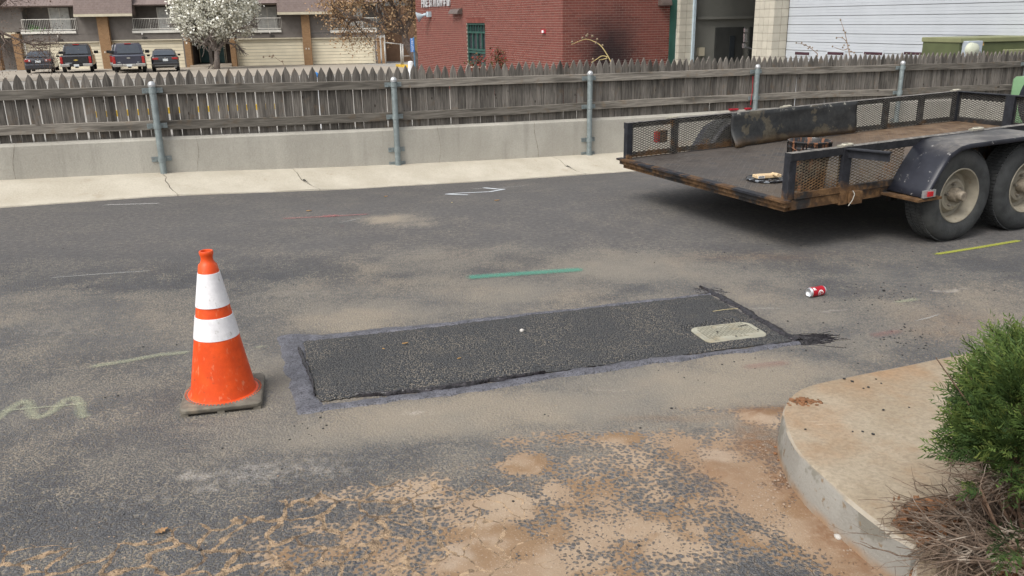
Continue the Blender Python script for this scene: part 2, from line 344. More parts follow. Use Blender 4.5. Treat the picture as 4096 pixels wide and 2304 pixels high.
    q = np.stack([idx[:-1, :-1], idx[:-1, 1:], idx[1:, 1:], idx[1:, :-1]], -1).reshape(-1, 4)
    keep = (B[q].min(1) < EW+.03); q = q[keep]
    me = bpy.data.meshes.new('road'); me.vertices.add(m*n); me.vertices.foreach_set('co', np.stack([Xf, Yf, Z], 1).ravel())
    me.loops.add(q.size); me.loops.foreach_set('vertex_index', q.ravel()); me.polygons.add(len(q)); me.polygons.foreach_set('loop_start', np.arange(0, q.size, 4)); 
    me.update(calc_edges=True); me.validate()
    for nm, a in (('dust', dust), ('sand', sand), ('crack', crack), ('smooth', smooth), ('red', red), ('chalk', chalk), ('na', fbm(Xf*2, Yf*2, 51)), ('nb', fbm(Xf*5, Yf*5, 52, 5)), ('nc', fbm(Xf*2.6, Yf*2.6, 53, 5)), ('nd', fbm(Xf*8, Yf*8, 54))):
        at = me.attributes.new(nm, 'FLOAT', 'POINT'); at.data.foreach_set('value', a.astype(np.float32))
    me.polygons.foreach_set('use_smooth', np.ones(len(q), bool)); me.materials.append(M['asphalt'])
    return tag(link('road', me), kind='structure')
build_road()

# ================================================================== KERB + WALL + FENCE
def conc_mat(name, c, c2, scale=3., streak=True, dirt=(.2, .14, .09), top=None):
    q = NB(name); a = q.noise(scale, 6, .6); b = q.noise(60, 4, .6)
    col = q.mix(q.rng(a, .35, .68), c, c2)
    if streak:
        st = q.noise(7, 4, .6, q.map(q.pos, (1, 1, .08))); col = q.mix(q.math('MULTIPLY', q.rng(st, .5, .75), .4), col, tuple(x*.62 for x in c))
        st2 = q.noise(3, 3, .6, q.map(q.pos, (1, 1, .15), (5, 2, 0))); col = q.mix(q.math('MULTIPLY', q.rng(st2, .5, .72), .35), col, tuple(min(1, x*1.25) for x in c2))
    col = q.mix(q.math('MULTIPLY', q.rng(q.noise(5, 6, .68, q.map(q.pos, (1, 1, 1), (3, 1, 0))), .56, .75), .5), col, dirt)
    col = q.mix(q.rng(b, .3, .7), q.mix(.14, col, (.1, .09, .08)), col)
    pit = q.vor(45); col = q.mix(q.rng(pit, .06, .12, .35, 0), col, (.12, .1, .08))
    q.fin(col, .9, 0, .25); q.bump(q.math('ADD', b, q.math('MULTIPLY', a, 1.5)), .006, .6)
conc_mat('wall_concrete', (.385, .365, .32), (.45, .43, .38), 1.6, True, (.36, .33, .28))
conc_mat('kerb_concrete', (.44, .4, .325), (.52, .48, .4), 2.2, False, (.32, .255, .18))
conc_mat('slab_concrete', (.34, .28, .205), (.43, .365, .275), 2.4, False, (.31, .2, .115))
simple('crack_dirt', (.11, .085, .06), .95, .3, 30)

WB = ([-6, -1.155, .227, 1.523, 2.378, 4.289, 6.038, 10, 16], [.26, .199, .153, .085, .045, -.024, -.068, -.13, -.2])
WT = ([-6, -1.094, .375, 1.563, 2.409, 4.298, 6.109, 8.23, 14., 18], [.64, .554, .523, .492, .47, .435, .403, .385, .31, .27])
def zb(a): return np.interp(a, *WB)
def zt(a): return np.interp(a, *WT)
wall_o = thing('retaining_wall', EP(5, EW, 0), label='long low grey concrete wall below the picket fence', cat='wall')
AA = np.arange(-5.5, 16.6, .1); rows = []
for a in AA:
    j = .006*(vnoise(a*1.7, 3., 2)-.5)
    rows.append([EP(a, EW+j, zb(a)-.3), EP(a, EW+j, zt(a)-.10), EP(a, EW+.004+j, zt(a)-.035), EP(a, EW+.035, zt(a)-.004), EP(a, EW+.2, zt(a)), EP(a, EW+.2, zb(a)-.9)])
MB().grid(np.array(rows)).build('wall_face', 'wall_concrete', wall_o, smooth=20)
def ribbon(pts, wd, nrm, lift=0.):
    "thin irregular strip along pts; nrm = surface normal"
    mb = MB(); pts = [np.asarray(p, float) for p in pts]; nrm = np.asarray(nrm, float); G = []
    for i, p in enumerate(pts):
        d = pts[min(i+1, len(pts)-1)]-pts[max(i-1, 0)]; s_ = np.cross(nrm, d); s_ /= np.linalg.norm(s_)+1e-9
        wv_ = (wd[i] if not np.isscalar(wd) else wd)/2; G.append([p-s_*wv_+nrm*lift, p+s_*wv_+nrm*lift])
    mb.grid(np.array(G)); return mb
for px, top, bot, wv_ in ((52, 577, 716, .0035), (785, 545, 685, .002), (1752, 505, 655, .002), (2140, 490, 632, .003)):
    pts = []
    for k in range(13):
        t = k/12; a, z = on2(px+9*t+5*math.sin(5*t+px), top+(bot-top)*t, EW-.001); pts.append(EP(a, EW-.0045, z))
    ribbon(pts, [wv_*(.3+1.2*random.random()) for _ in pts], -e2).build('hairline_crack', 'crack_dirt', wall_o)
# kerb sections with joints between them
kerb = thing('concrete_kerb', EP(3, EK, 0), kind='structure')
def ze(a): return float(np.interp(a, *KZ))
def kprof(a):
    b0, b1 = zb(a), ze(a); d = b0-b1
    return [(EW+.02, b0-.25), (EW+.02, b0+.001), (EW-.1, b0-.006), (EW-.2, b0-.018), (EW-.27, b0-.045), (EW-.33, b0-.085*d/.16), (EW-.40, b1+.055), (EW-.48, b1+.03), (EK+.0, b1+.008+.004*vnoise(a*23, 1, 5)), (EK-.012, b1-.05)]
jt = [-5.5, .36, 1.72, 5.02, 8.4, 11.6, 16.5]
for k in range(len(jt)-1):
    a0, a1 = jt[k]+(.004 if k else 0), jt[k+1]-.004; n_ = max(3, int((a1-a0)/.05)); G = []
    for i in range(n_+1):
        a = a0+(a1-a0)*i/n_; row = []
        for r, (b, z) in enumerate(kprof(a)):
            aa = a
            sk = {0: 0, 1: 0, 2: 0, 3: .01, 4: .015, 5: .03, 6: .06, 7: .1, 8: .16, 9: .17}[r]*(1 if jt[k] in (1.72, 5.02) else .5)
            sk2 = {0: 0, 1: 0, 2: 0, 3: .01, 4: .015, 5: .03, 6: .06, 7: .1, 8: .16, 9: .17}[r]*(1 if jt[k+1] in (1.72, 5.02) else .5)
            t = i/n_; aa += sk*max(0, 1-t*n_/6)*1.0*(k > 0)+sk2*max(0, 1-(1-t)*n_/6)*(k < len(jt)-2)
            rj = .012*math.sin(r*2.7+k) if ((i == 0 and k == 1) or (i == n_ and k == 0)) else 0
            bj = .012*(vnoise(a*14, 7, 3)-.5) if r >= 8 else 0
            row.append(EP(aa+(.012*math.sin(r*2.7) if ((i == 0 and k == 1) or (i == n_ and k == 0)) else 0), b+bj, z))
        G.append(row)
    mb = MB().grid(np.array(G)); m_ = len(G[0])
    for end in (0, len(G)-1): mb.add(G[end], [tuple(range(m_)) if end else tuple(range(m_-1, -1, -1))])
    mb.build('kerb_section', 'kerb_concrete', kerb, smooth=50)

def wood_mat(name, lo, hi, brown, vert=True):
    q = NB(name); o = q.obj(); r = q.rand()
    off = q.n('CombineXYZ'); q.l(q.math('MULTIPLY', r, 37.), off.inputs[0]); q.l(q.math('MULTIPLY', r, 11.), off.inputs[2]); q.l(q.math('MULTIPLY', r, 23.), off.inputs[1])
    ad = q.n('VectorMath', operation='ADD'); q.l(o, ad.inputs[0]); q.l(off.outputs[0], ad.inputs[1])
    s = (70, 70, 5) if vert else (4, 70, 70)
    gv = q.map(ad.outputs[0], s); g1 = q.noise(1., 6, .65, gv, .4); g2 = q.noise(7., 4, .6, ad.outputs[0]); g3 = q.noise(1., 3, .5, q.map(ad.outputs[0], (14, 14, 1.5) if vert else (1.5, 14, 14)))
    col = q.mix(q.rng(g1, .3, .72), lo, hi)
    col = q.mix(q.math('MULTIPLY', q.rng(g3, .5, .7), .7), col, tuple(x*.42 for x in lo))
    col = q.mix(q.math('MULTIPLY', q.rng(g2, .56, .7), .6), col, brown)
    kn = q.vor(9 if vert else 5, q.map(ad.outputs[0], (1, 1, .55) if vert else (.5, 1, 1))); col = q.mix(q.rng(kn, .05, .11, .85, 0.), col, (.035, .026, .02))
    h = q.n('HueSaturation'); q.l(col, h.inputs['Color']); q.l(q.rng(r, 0, 1, .68, 1.28, False), h.inputs['Value']); h.inputs['Saturation'].default_value = .95
    q.fin(h.outputs[0], .88, 0, .2); q.bump(g1, .004, .7)
wood_mat('picket_wood', (.1, .09, .08), (.225, .203, .177), (.165, .122, .085))
wood_mat('rail_wood', (.125, .112, .096), (.27, .245, .21), (.18, .135, .092), False)
simple('galv', (.235, .275, .28), .55, .16, 14, .002, 90, .35, .5, c2=(.4, .43, .43), c2scale=22, c2lo=.6, c2hi=.75)
simple('galv_cap', (.5, .51, .52), .4, .12, 25, 0, 60, .6)
simple('bolt', (.3, .3, .3), .45, .2, 40, metal=.8)

fence = thing('picket_fence', EP(5, EW+.04, .5), label='weathered grey wooden picket fence on steel posts behind the wall', cat='fence')
TIP = ([-2, -.914, 1.086, 3.138, 6.111, 9.582, 13.947, 17], [1.2, 1.2, 1.195, 1.16, 1.135, 1.09, 1.035, 1.0])
# a picket: french-gothic head, tip at z=0, body hanging down
def picket_mesh(v):
    wd, th = .0455, .009; rs = np.random.RandomState(v); pr = [(-1.0, wd), (-.7, wd), (-.4, wd), (-.14, wd), (-.115, wd*.985), (-.09, wd*.9), (-.06, wd*.7), (-.03, wd*.38), (-.008, wd*.1), (0., wd*.02)]
    vs_ = []; fs = []
    for z, w_ in pr:
        j1, j2 = rs.uniform(-.0012, .0012, 2)
        if -.12 < z < -.005: w_ *= rs.uniform(.93, 1.05)
        vs_ += [(-w_+j1, -th, z), (w_+j2, -th, z), (w_+j2, th, z), (-w_+j1, th, z)]
    n_ = len(pr)
    for i in range(n_-1):
        for k in range(4): fs.append((i*4+k, i*4+(k+1) % 4, i*4+4+(k+1) % 4, i*4+4+k))
    fs += [(3, 2, 1, 0), tuple(range(n_*4-4, n_*4))]
    return MB().add(vs_, fs).mesh('picket', 'picket_wood')
pm = [picket_mesh(v) for v in range(12)]; a = -1.75; k = 0
while a < 16.3:
    gap = .0085 if a < 1.6 else (.007 if a < 4 else .0045)
    z = float(np.interp(a, *TIP))+random.uniform(-.016, .012)
    o = link('picket', pm[random.randrange(12)], fence, EP(a, EW+.062+random.uniform(-.003, .003), z), (random.uniform(-.008, .008), random.uniform(-.011, .011), AF+random.uniform(-.05, .05)))
    a += .091+gap+random.uniform(-.001, .002); k += 1
PA = [-2.25, .362, 2.95, 5.55, 8.24, 11.04, 13.9, 16.6]
R1 = [1.07, 1.054, 1.003, .970, .953, .908, .871, .84]; R2 = [.735, .692, .636, .613, .591, .535, .489, .44]
def rail(a0, a1, z0, z1, seed):
    rs = np.random.RandomState(seed); n_ = 14; G = []; c0 = EP(a0, EW+.028, z0)
    bow = rs.uniform(-.012, .012)
    for i in range(n_+1):
        t = i/n_; x = (a1-a0)*t; zz = (z1-z0)*t+bow*math.sin(math.pi*t); hgt = .094+.002*rs.uniform(-1, 1); y0 = rs.uniform(-.0015, .0015)
        G.append([(x, y0-.019, zz-hgt), (x, y0+.019, zz-hgt), (x, y0+.019, zz-.002), (x, y0+.016, zz), (x, y0-.014, zz), (x, y0-.019, zz-.004)])
    mb = MB(); m_ = 6; vs_ = [p for g in G for p in g]; fs = [(i*m_+k, i*m_+(k+1) % m_, (i+1)*m_+(k+1) % m_, (i+1)*m_+k) for i in range(n_) for k in range(m_)]
    fs += [tuple(range(m_-1, -1, -1)), tuple(range(n_*m_, n_*m_+m_))]
    mb.add(vs_, fs); link('rail', mb.mesh('rail', 'rail_wood'), fence, c0, (0, 0, AF))
for i in range(len(PA)-1):
    rail(PA[i]+.004, PA[i+1]-.004, R1[i], R1[i+1]-.004*(i % 2), 100+i); rail(PA[i]+.003, PA[i+1]-.003, R2[i], R2[i+1], 200+i)
PT = [1.12, 1.099, 1.04, 1.015, 1.004, .962, .925, .9]
def post(i):
    a = PA[i]; b = EW-.036; z1 = PT[i]; z0 = float(zb(a))-.02; r = .034; c = EP(a, b, 0)
    n_ = 20; mb = MB().lathe([(r, z0), (r, z1-.05)], n_, c); po = mb.build('post', 'galv', fence, smooth=40)
    mb = MB().lathe([(r+.004, z1-.055), (r+.005, z1-.034), (r+.0045, z1-.03), (r*.98, z1-.018), (r*.72, z1-.005), (r*.3, z1), (0.0, z1+.001)], n_, c); mb.build('post_cap', 'galv_cap', po, smooth=40)
    zs = [R1[i]-.05, R2[i]-.05, (z0+float(zt(a)))/2-.03]+([z0+.03] if i in (2, 3) else [])
    for q_, z in enumerate(zs):
        m2 = MB()
        for sgn in (-1, 1):
            l0, l1 = (r*.6, .1)
            c_ = EP(a+sgn*(l0+l1)/2, EW-.0045, z); m2.obox(c_, e1*(l1-l0)/2, e2*.0035, ez*.026)
        for k in range(11):
            t0, t1 = math.pi*k/11+math.pi, math.pi*(k+1)/11+math.pi
            p0, p1 = [EP(a+(r+.003)*math.cos(t), b+(r+.003)*math.sin(t), z) for t in (t0, t1)]
            m2.obox((p0+p1)/2, (p1-p0)/2*1.03, np.cross((p1-p0)/np.linalg.norm(p1-p0), ez)*.003, ez*.026)
        br = m2.build('bracket', 'galv', po)
        m3 = MB()
        for sgn in (-1, 1):
            for dx, dz in ((.052, -.012), (.086, .012)):
                pc = EP(a+sgn*dx, EW-.0095, z+dz); m3.obox(pc, e1*.006, e2*.004, ez*.006)
        m3.build('bolts', 'bolt', po)
for i in range(1, 7): post(i)
# ================================================================== FRESH PATCH
def patch_mats():
    q = NB('fresh_asphalt'); p = q.pos
    def V2(scale):
        n_ = q.n('TexVoronoi', voronoi_dimensions='2D'); n_.inputs['Scale'].default_value = scale; q.l(p, n_.inputs['Vector']); return n_
    v1 = V2(125); v2 = V2(260); h = q.math('SUBTRACT', 1., q.math('ADD', q.math('MULTIPLY', v1.outputs[0], .65), q.math('MULTIPLY', v2.outputs[0], .35)))
    s = q.n('SeparateColor'); q.l(v1.outputs['Color'], s.inputs[0]); big = q.noise(3.2, 4)
    col = q.mix(q.rng(h, .4, .75), (.012, .012, .013), (.075, .077, .081))
    col = q.mix(q.math('MULTIPLY', q.math('MULTIPLY', q.rng(s.outputs[0], .5, .9), q.rng(h, .5, .72)), q.rng(big, .35, .66, .2, .85)), col, (.34, .29, .22))
    col = q.mix(q.math('MULTIPLY', q.rng(q.noise(6, 5, .65), .55, .75), .35), col, (.11, .095, .075))
    q.fin(col, .62, 0, .45); q.bump(h, .008, 1.)
    q = NB('sealant'); n_ = q.noise(18, 5, .6); f = q.noise(130, 4, .6)
    col = q.mix(q.rng(n_, .35, .65), (.085, .085, .1), (.145, .145, .168)); col = q.mix(q.rng(f, .48, .62), col, (.025, .024, .027)); col = q.mix(q.math('MULTIPLY', q.rng(q.noise(9, 4), .56, .7), .6), col, (.035, .034, .038))
    q.fin(col, .42, 0, .5); q.bump(q.math('ADD', f, n_), .006, .6)
    q = NB('wet_tar'); f = q.noise(60, 4); q.fin(q.mix(q.rng(f, .4, .6), (.008, .007, .008), (.03, .026, .03)), .25, 0, .5); q.bump(f, .006, .7)
patch_mats()
PC = [gp(1215, 1372), gp(2838, 1182), gp(3165, 1368), gp(1268, 1612)]        # far-left, far-right, near-right, near-left
patch = thing('asphalt_patch', (PC[0]+PC[2])/2, label='fresh black asphalt patch rectangle edged with brushed tar', cat='asphalt patch')
LQ = [gp(2740, 1318), gp(2985, 1287), gp(3092, 1349), gp(2838, 1379)]       # utility lid corners
def inquad(p, Q, grow=0.):
    c = sum(Q)/4; d = []
    for i in range(4):
        a, b = Q[i], Q[(i+1) % 4]; n_ = np.array([-(b-a)[1], (b-a)[0]]); n_ = n_/np.linalg.norm(n_)
        if n_@(c[:2]-a[:2]) < 0: n_ = -n_
        d.append(n_@(p[:2]-a[:2]))
    return min(d)+grow
nu, nv = 210, 84; G = np.zeros((nu+1, nv+1, 3))
for i in range(nu+1):
    for j in range(nv+1):
        u, v = i/nu, j/nv; p = (PC[0]*(1-u)+PC[1]*u)*(1-v)+(PC[3]*(1-u)+PC[2]*u)*v
        ed = min(u*2.4, (1-u)*2.4, v*.9, (1-v)*.9); z = .007+.016*sstep(0, .09, ed)+.0035*(vnoise(p[0]*70, p[1]*70, 4)-.5)+.006*(vnoise(p[0]*9, p[1]*9, 6)-.5)
        li = inquad(p, LQ); 
        if li > -.004: z = .001
        elif li > -.03: z *= sstep(-.002, -.03, li)*.75+.25
        if ed == 0: p = p+np.array([random.uniform(-.006, .006), random.uniform(-.006, .006), 0])
        G[i, j] = (p[0], p[1], z+gz(p[0], p[1]))
MB().grid(G).build('patch_surface', 'fresh_asphalt', patch, smooth='all', fix=False)
def tarstrip(pix, wid, seed, name, mat, lift=.009, j=.018, thick=.5):
    "ragged-edged brushed band along pixels"
    rs = np.random.RandomState(seed); ps = [gp(*q) for q in pix]; pts = []; ws = []
    for k in range(len(ps)-1):
        L = np.linalg.norm(ps[k+1]-ps[k]); n_ = max(2, int(L/.012))
        for i in range(n_): t = i/n_; pts.append(ps[k]*(1-t)+ps[k+1]*t); ws.append(wid[k]*(1-t)+wid[k+1]*t)
    pts.append(ps[-1]); ws.append(wid[-1]); Gs = []; nc_ = 8
    e0, e1_ = rs.uniform(-1, 1, len(pts)), rs.uniform(-1, 1, len(pts))
    for i, p in enumerate(pts):
        d = pts[min(i+2, len(pts)-1)]-pts[max(i-2, 0)]; s_ = np.array([-d[1], d[0], 0]); s_ /= np.linalg.norm(s_)+1e-9
        wob = j*1.6*(vnoise(i*.07, seed, 1)-.5); w0 = ws[i]/2+j*(.6*e0[i]*rs.rand()+2.2*(vnoise(i*.16, seed, 2)-.5)); w1 = ws[i]/2+j*(.6*e1_[i]*rs.rand()+2.2*(vnoise(i*.16, seed, 3)-.5)); row = []
        for k in range(nc_+1):
            t = k/nc_; q_ = p+s_*(wob-w0+(w0+w1)*t); z = lift*math.sin(math.pi*min(1, max(.0, t)))**.4+.0035*(vnoise(q_[0]*60, q_[1]*60, seed)-.5) if 0 < k < nc_ else -.001
            row.append((q_[0], q_[1], float(gz(q_[0], q_[1]))+z))
        Gs.append(row)
    return MB().grid(np.array(Gs)).build(name, mat, patch, smooth='all', fix=False)
tarstrip([(1165, 1355), (1300, 1352), (1700, 1308), (2200, 1252), (2850, 1176)], [.13, .1, .06, .05, .03], 1, 'sealant_band', 'sealant', .010, .010)
tarstrip([(1160, 1345), (1195, 1470), (1245, 1640)], [.13, .125, .11], 2, 'sealant_band', 'sealant', .012, .012)
tarstrip([(1190, 1645), (1300, 1632), (1800, 1570), (2050, 1530), (2600, 1445), (3200, 1375)], [.055, .06, .065, .08, .065, .04], 3, 'sealant_band', 'sealant', .010, .012)
tarstrip([(2800, 1150), (2862, 1178), (3060, 1290), (3190, 1366)], [.004, .035, .05, .05], 4, 'tar_band', 'wet_tar', .016, .012)
tarstrip([(1420, 1592), (1700, 1565), (2000, 1520), (2180, 1495)], [.01, .025, .03, .01], 5, 'tar_band', 'wet_tar', .02, .01)
tarstrip([(1195, 1400), (1225, 1480), (1262, 1590)], [.01, .022, .012], 6, 'tar_band', 'wet_tar', .02, .008)
mb = MB(); rs = np.random.RandomState(9)                                    # bristle strokes running out past the corner
for k in range(260):
    st = gp(3130+rs.uniform(0, 90), 1364+rs.uniform(-20, 16)); L = rs.uniform(.05, .26)*(1.1-.6*rs.rand()); an = math.radians(rs.normal(6, 7)); w_ = rs.uniform(.0012, .0035)
    n_ = 6; d = np.array([math.cos(an), math.sin(an), 0]); s_ = np.array([-d[1], d[0], 0]); Gs = []
    for i in range(n_+1):
        p = st+d*L*i/n_+s_*.01*math.sin(i*.8+k); ww = w_*(1-.6*i/n_); z = float(gz(p[0], p[1]))
        Gs.append([(p-s_*ww)[:2].tolist()+[z-.001], p[:2].tolist()+[z+.0025+.0001*(k % 9)], (p+s_*ww)[:2].tolist()+[z-.001]])
    mb.grid(np.array(Gs))
for k in range(70):
    st = gp(2770+rs.uniform(0, 100), 1150+rs.uniform(0, 32)); L = rs.uniform(.03, .09); an = math.radians(rs.normal(-35, 14)); w_ = rs.uniform(.001, .0025)
    d = np.array([math.cos(an), math.sin(an), 0]); s_ = np.array([-d[1], d[0], 0]); Gs = []
    for i in range(5):
        p = st+d*L*i/4; z = float(gz(p[0], p[1])); Gs.append([(p-s_*w_)[:2].tolist()+[z-.001], p[:2].tolist()+[z+.0025+.0001*(k % 9)], (p+s_*w_)[:2].tolist()+[z-.001]])
    mb.grid(np.array(Gs))
tag(mb.build('tar_brush_strokes', 'wet_tar', patch, fix=False), kind='stuff')

# ------------------------------------------------------------------ utility box lid in the patch
simple('lid_composite', (.31, .3, .24), .75, .12, 9, .002, 200, c2=(.3, .24, .15), c2scale=7, c2lo=.48, c2hi=.72)
lc = sum(LQ)/4; lu = (LQ[1]-LQ[0]+LQ[2]-LQ[3])/2; lv = (LQ[3]-LQ[0]+LQ[2]-LQ[1])/2; Lu, Lv = np.linalg.norm(lu), np.linalg.norm(lv); lu /= Lu; lv = lv-lu*(lu@lv); lv /= np.linalg.norm(lv)
lid = thing('utility_box_lid', lc, label='tan rounded rectangular utility lid set into the fresh patch', cat='utility lid')
def LP(u, v, z): return lc+lu*u+lv*v+ez*z
def rrect(hu, hv, r, z, n=6):
    o = []
    for cu, cv, a0 in ((hu-r, hv-r, 0), (-hu+r, hv-r, 90), (-hu+r, -hv+r, 180), (hu-r, -hv+r, 270)):
        for k in range(n+1): t = math.radians(a0+90*k/n); o.append(LP(cu+r*math.cos(t), cv+r*math.sin(t), z))
    return o
hu, hv = Lu/2*.97, Lv/2*.97; rr = rrect(hu, hv, .06, -.004); r2 = rrect(hu, hv, .06, .006); r3 = rrect(hu-.006, hv-.006, .055, .0085); n_ = len(rr)
mb = MB(); mb.add(rr+r2+r3, [tuple(range(2*n_, 3*n_))]+[(i+k*n_, (i+1) % n_+k*n_, (i+1) % n_+(k+1)*n_, i+(k+1)*n_) for k in (0, 1) for i in range(n_)])
mb.build('lid_plate', 'lid_composite', lid)
mb = MB(); st = .0165; iu = int(hu/st)
for i in range(-iu, iu+1):
    for j in range(-int(hv/st), int(hv/st)+1):
        u, v = i*st, j*st
        if abs(u) > hu-.02 or abs(v) > hv-.02 or (abs(u) > hu-.05 and abs(v) > hv-.05): continue
        if -.13 < u-.02 < .15 and .055 < v < .115: continue
        if (u+.02)**2/.04**2+(v+.085)**2/.022**2 < 1.3: continue
        t = .8 if (i+j) % 2 else -.2; d = lu*math.cos(t)+lv*math.sin(t); mb.obox(LP(u, v, .0095), d*.0058, np.cross(ez, d)*.0022, ez*.0016)
simple('lid_tread', (.2, .19, .15), .8, .2, 30); tag(mb.build('tread_studs', 'lid_tread', lid), kind='stuff')
simple('lid_line', (.19, .175, .135), .85, .2, 40)
mb = MB()
el = [LP(-.02+.04*math.cos(2*math.pi*k/24), -.085+.02*math.sin(2*math.pi*k/24), .0095) for k in range(25)]; mb.tube(el, .0016, 5)
mb.build('oval_emblem', 'lid_line', lid)
mb = MB(); mb.prism([LP(hu-.1, -.055, .0088), LP(hu-.035, -.075, .0088), LP(hu-.03, -.06, .0088), LP(hu-.09, -.042, .0088)], ez*.0006); mb.build('lift_slot', 'wet_tar', lid)
def text_mesh(s, size, ext, mat, bold=0.):
    cu = bpy.data.curves.new('t', 'FONT'); cu.body = s; cu.size = size; cu.extrude = ext; cu.offset = bold; cu.resolution_u = 2
    o = bpy.data.objects.new('t', cu); COL.objects.link(o); bpy.context.view_layer.update()
    me = bpy.data.meshes.new_from_object(o.evaluated_get(bpy.context.evaluated_depsgraph_get())); bpy.data.objects.remove(o); bpy.data.curves.remove(cu)
    me.materials.clear(); me.materials.append(M[mat]); return me
me = text_mesh('TEL', .05, .0008, 'lid_line'); o = link('embossed_letters', me, lid, LP(.075, .06, .0092)); 
o.rotation_euler = (0, 0, math.atan2(-lu[1], -lu[0])); o.scale = (1.1, .8, 1)

# ------------------------------------------------------------------ spray-paint marks and chalk lines on the asphalt
def paint_mat(name, c, op=.9, thr=(.35, .6)):
    q = NB(name); n_ = q.n('TexNoise', noise_dimensions='2D'); n_.inputs['Scale'].default_value = 110; n_.inputs['Detail'].default_value = 4; n_.inputs['Roughness'].default_value = .7; q.l(q.pos, n_.inputs['Vector'])
    m_ = q.attr('edge'); al = q.rng(q.math('ADD', n_.outputs['Fac'], q.math('MULTIPLY', q.math('SUBTRACT', m_, .6), .75)), thr[0], thr[1], 0, op)
    q.fin(c, .85, 0, .2); q.put(q.b.inputs['Alpha'], al)
paint_mat('paint_green', (.1, .32, .24), .6, (.4, .8)); paint_mat('paint_yellow', (.38, .4, .07), .7, (.36, .72)); paint_mat('paint_yellow_faint', (.47, .49, .34), .42, (.44, .95)); paint_mat('paint_red', (.42, .16, .16), .42, (.4, .8)); paint_mat('paint_red_faint', (.36, .16, .15), .22, (.4, .8))
paint_mat('paint_white', (.6, .64, .67), .85, (.3, .58)); paint_mat('paint_white_faint', (.5, .5, .48), .4, (.38, .72))
def mark(name, mat, lines, label, cat='paint mark', lift=.0045):
    mb = MB(); ed = []; first = None
    for pix, wid in lines:
        ps = [gp(*q) for q in pix]; pts = []
        for k in range(len(ps)-1):
            L = np.linalg.norm(ps[k+1]-ps[k]); n_ = max(2, int(L/.03)); pts += [ps[k]*(1-i/n_)+ps[k+1]*i/n_ for i in range(n_)]
        pts.append(ps[-1]); N = len(pts); Gs = []
        for i, p in enumerate(pts):
            d = pts[min(i+1, N-1)]-pts[max(i-1, 0)]; s_ = np.array([-d[1], d[0], 0]); s_ /= np.linalg.norm(s_)+1e-9; row = []
            fe = min(1, min(i, N-1-i)/2.5+.25)
            for k in range(5):
                t = k/4*2-1; q_ = p+s_*wid*t*.5; row.append((q_[0], q_[1], float(gz(q_[0], q_[1]))+lift)); ed.append((1-t*t)*fe)
            Gs.append(row)
        mb.grid(np.array(Gs)); first = pts[0] if first is None else first
        lift += .0006
    o = mb.build(name, mat, fix=False, origin=first); at = o.data.attributes.new('edge', 'FLOAT', 'POINT'); at.data.foreach_set('value', np.array(ed, np.float32)); tag(o, label, cat); return o
def curve(pts, n=8):
    o = []; P_ = [np.array(p, float) for p in pts]; P_ = [2*P_[0]-P_[1]]+P_+[2*P_[-1]-P_[-2]]
    for k in range(1, len(P_)-2):
        for i in range(n):
            t = i/n; o.append(tuple(.5*((2*P_[k])+(-P_[k-1]+P_[k+1])*t+(2*P_[k-1]-5*P_[k]+4*P_[k+1]-P_[k+2])*t*t+(-P_[k-1]+3*P_[k]-3*P_[k+1]+P_[k+2])*t**3)))
    o.append(tuple(P_[-2])); return o
mark('paint_mark', 'paint_green', [([(1850, 1113), (2100, 1095), (2350, 1078)], .17)], 'straight green spray-paint line on the asphalt behind the patch')
mark('paint_mark', 'paint_yellow', [([(3728, 1021), (3900, 994), (4090, 962)], .075)], 'bright yellow spray-paint line beside the trailer tyre')
mark('paint_mark', 'paint_yellow_faint', [([(3560, 1203), (3590, 1210), (3640, 1203), (3690, 1192)], .09)], 'faded yellow smudge on asphalt beyond the crushed can')
mark('paint_mark', 'paint_yellow_faint', [(curve([(-60, 1715), (60, 1625), (110, 1612), (130, 1660), (160, 1670), (210, 1648), (260, 1605), (300, 1597), (320, 1620), (325, 1655), (345, 1675)]), .1), ([(-30, 1650), (200, 1630), (390, 1612)], .035)], 'faded yellow zigzag squiggle crossed by a thin line')
mark('paint_mark', 'paint_yellow_faint', [([(320, 1476), (500, 1448), (640, 1422), (790, 1408)], .1)], 'faded yellow stripe running toward the traffic cone', lift=.005)
mark('paint_mark', 'paint_yellow_faint', [([(985, 1395), (1040, 1390), (1100, 1385)], .06)], 'short faded yellow dash between cone and patch')
mark('paint_mark', 'paint_red', [([(1115, 876), (1300, 868), (1490, 857)], .085), ([(1270, 868), (1370, 862)], .17)], 'long red spray-paint line pointing at the dry mud stain')
mark('paint_mark', 'paint_red', [([(1298, 824), (1330, 823)], .2)], 'small red paint dot on the kerb side of the red line')
mark('paint_mark', 'paint_red', [([(1350, 906), (1384, 907)], .17)], 'small red paint dot below the red line')
mark('paint_mark', 'paint_red_faint', [([(3460, 1350), (3540, 1336), (3625, 1322)], .1)], 'pale red smudge on asphalt right of the tar smear')
mark('paint_mark', 'paint_red_faint', [([(3585, 1400), (3620, 1398)], .08)], 'tiny pale red spot beside the concrete corner')
mark('paint_mark', 'paint_red_faint', [([(2950, 1475), (3060, 1462), (3180, 1450)], .1)], 'pale red smudge under the near edge of the patch')
mark('paint_mark', 'paint_white', [([(1930, 751), (1985, 757), (2015, 758), (1960, 768), (1850, 773), (1775, 778)], .08), ([(1775, 777), (1830, 780), (1882, 781)], .08)], 'bright white painted double-ended arrow near the kerb')
mark('paint_mark', 'paint_white_faint', [([(1880, 757), (2000, 753), (2118, 742)], .06)], 'thin pale line beside the white arrow')
mark('paint_mark', 'paint_white_faint', [([(402, 822), (530, 818), (652, 815)], .08)], 'single pale dash on the asphalt below the cracked kerb joint')
mark('paint_mark', 'paint_white_faint', [([(1340, 895), (1400, 885), (1460, 870)], .03)], 'broken pale scratch beside the red line')
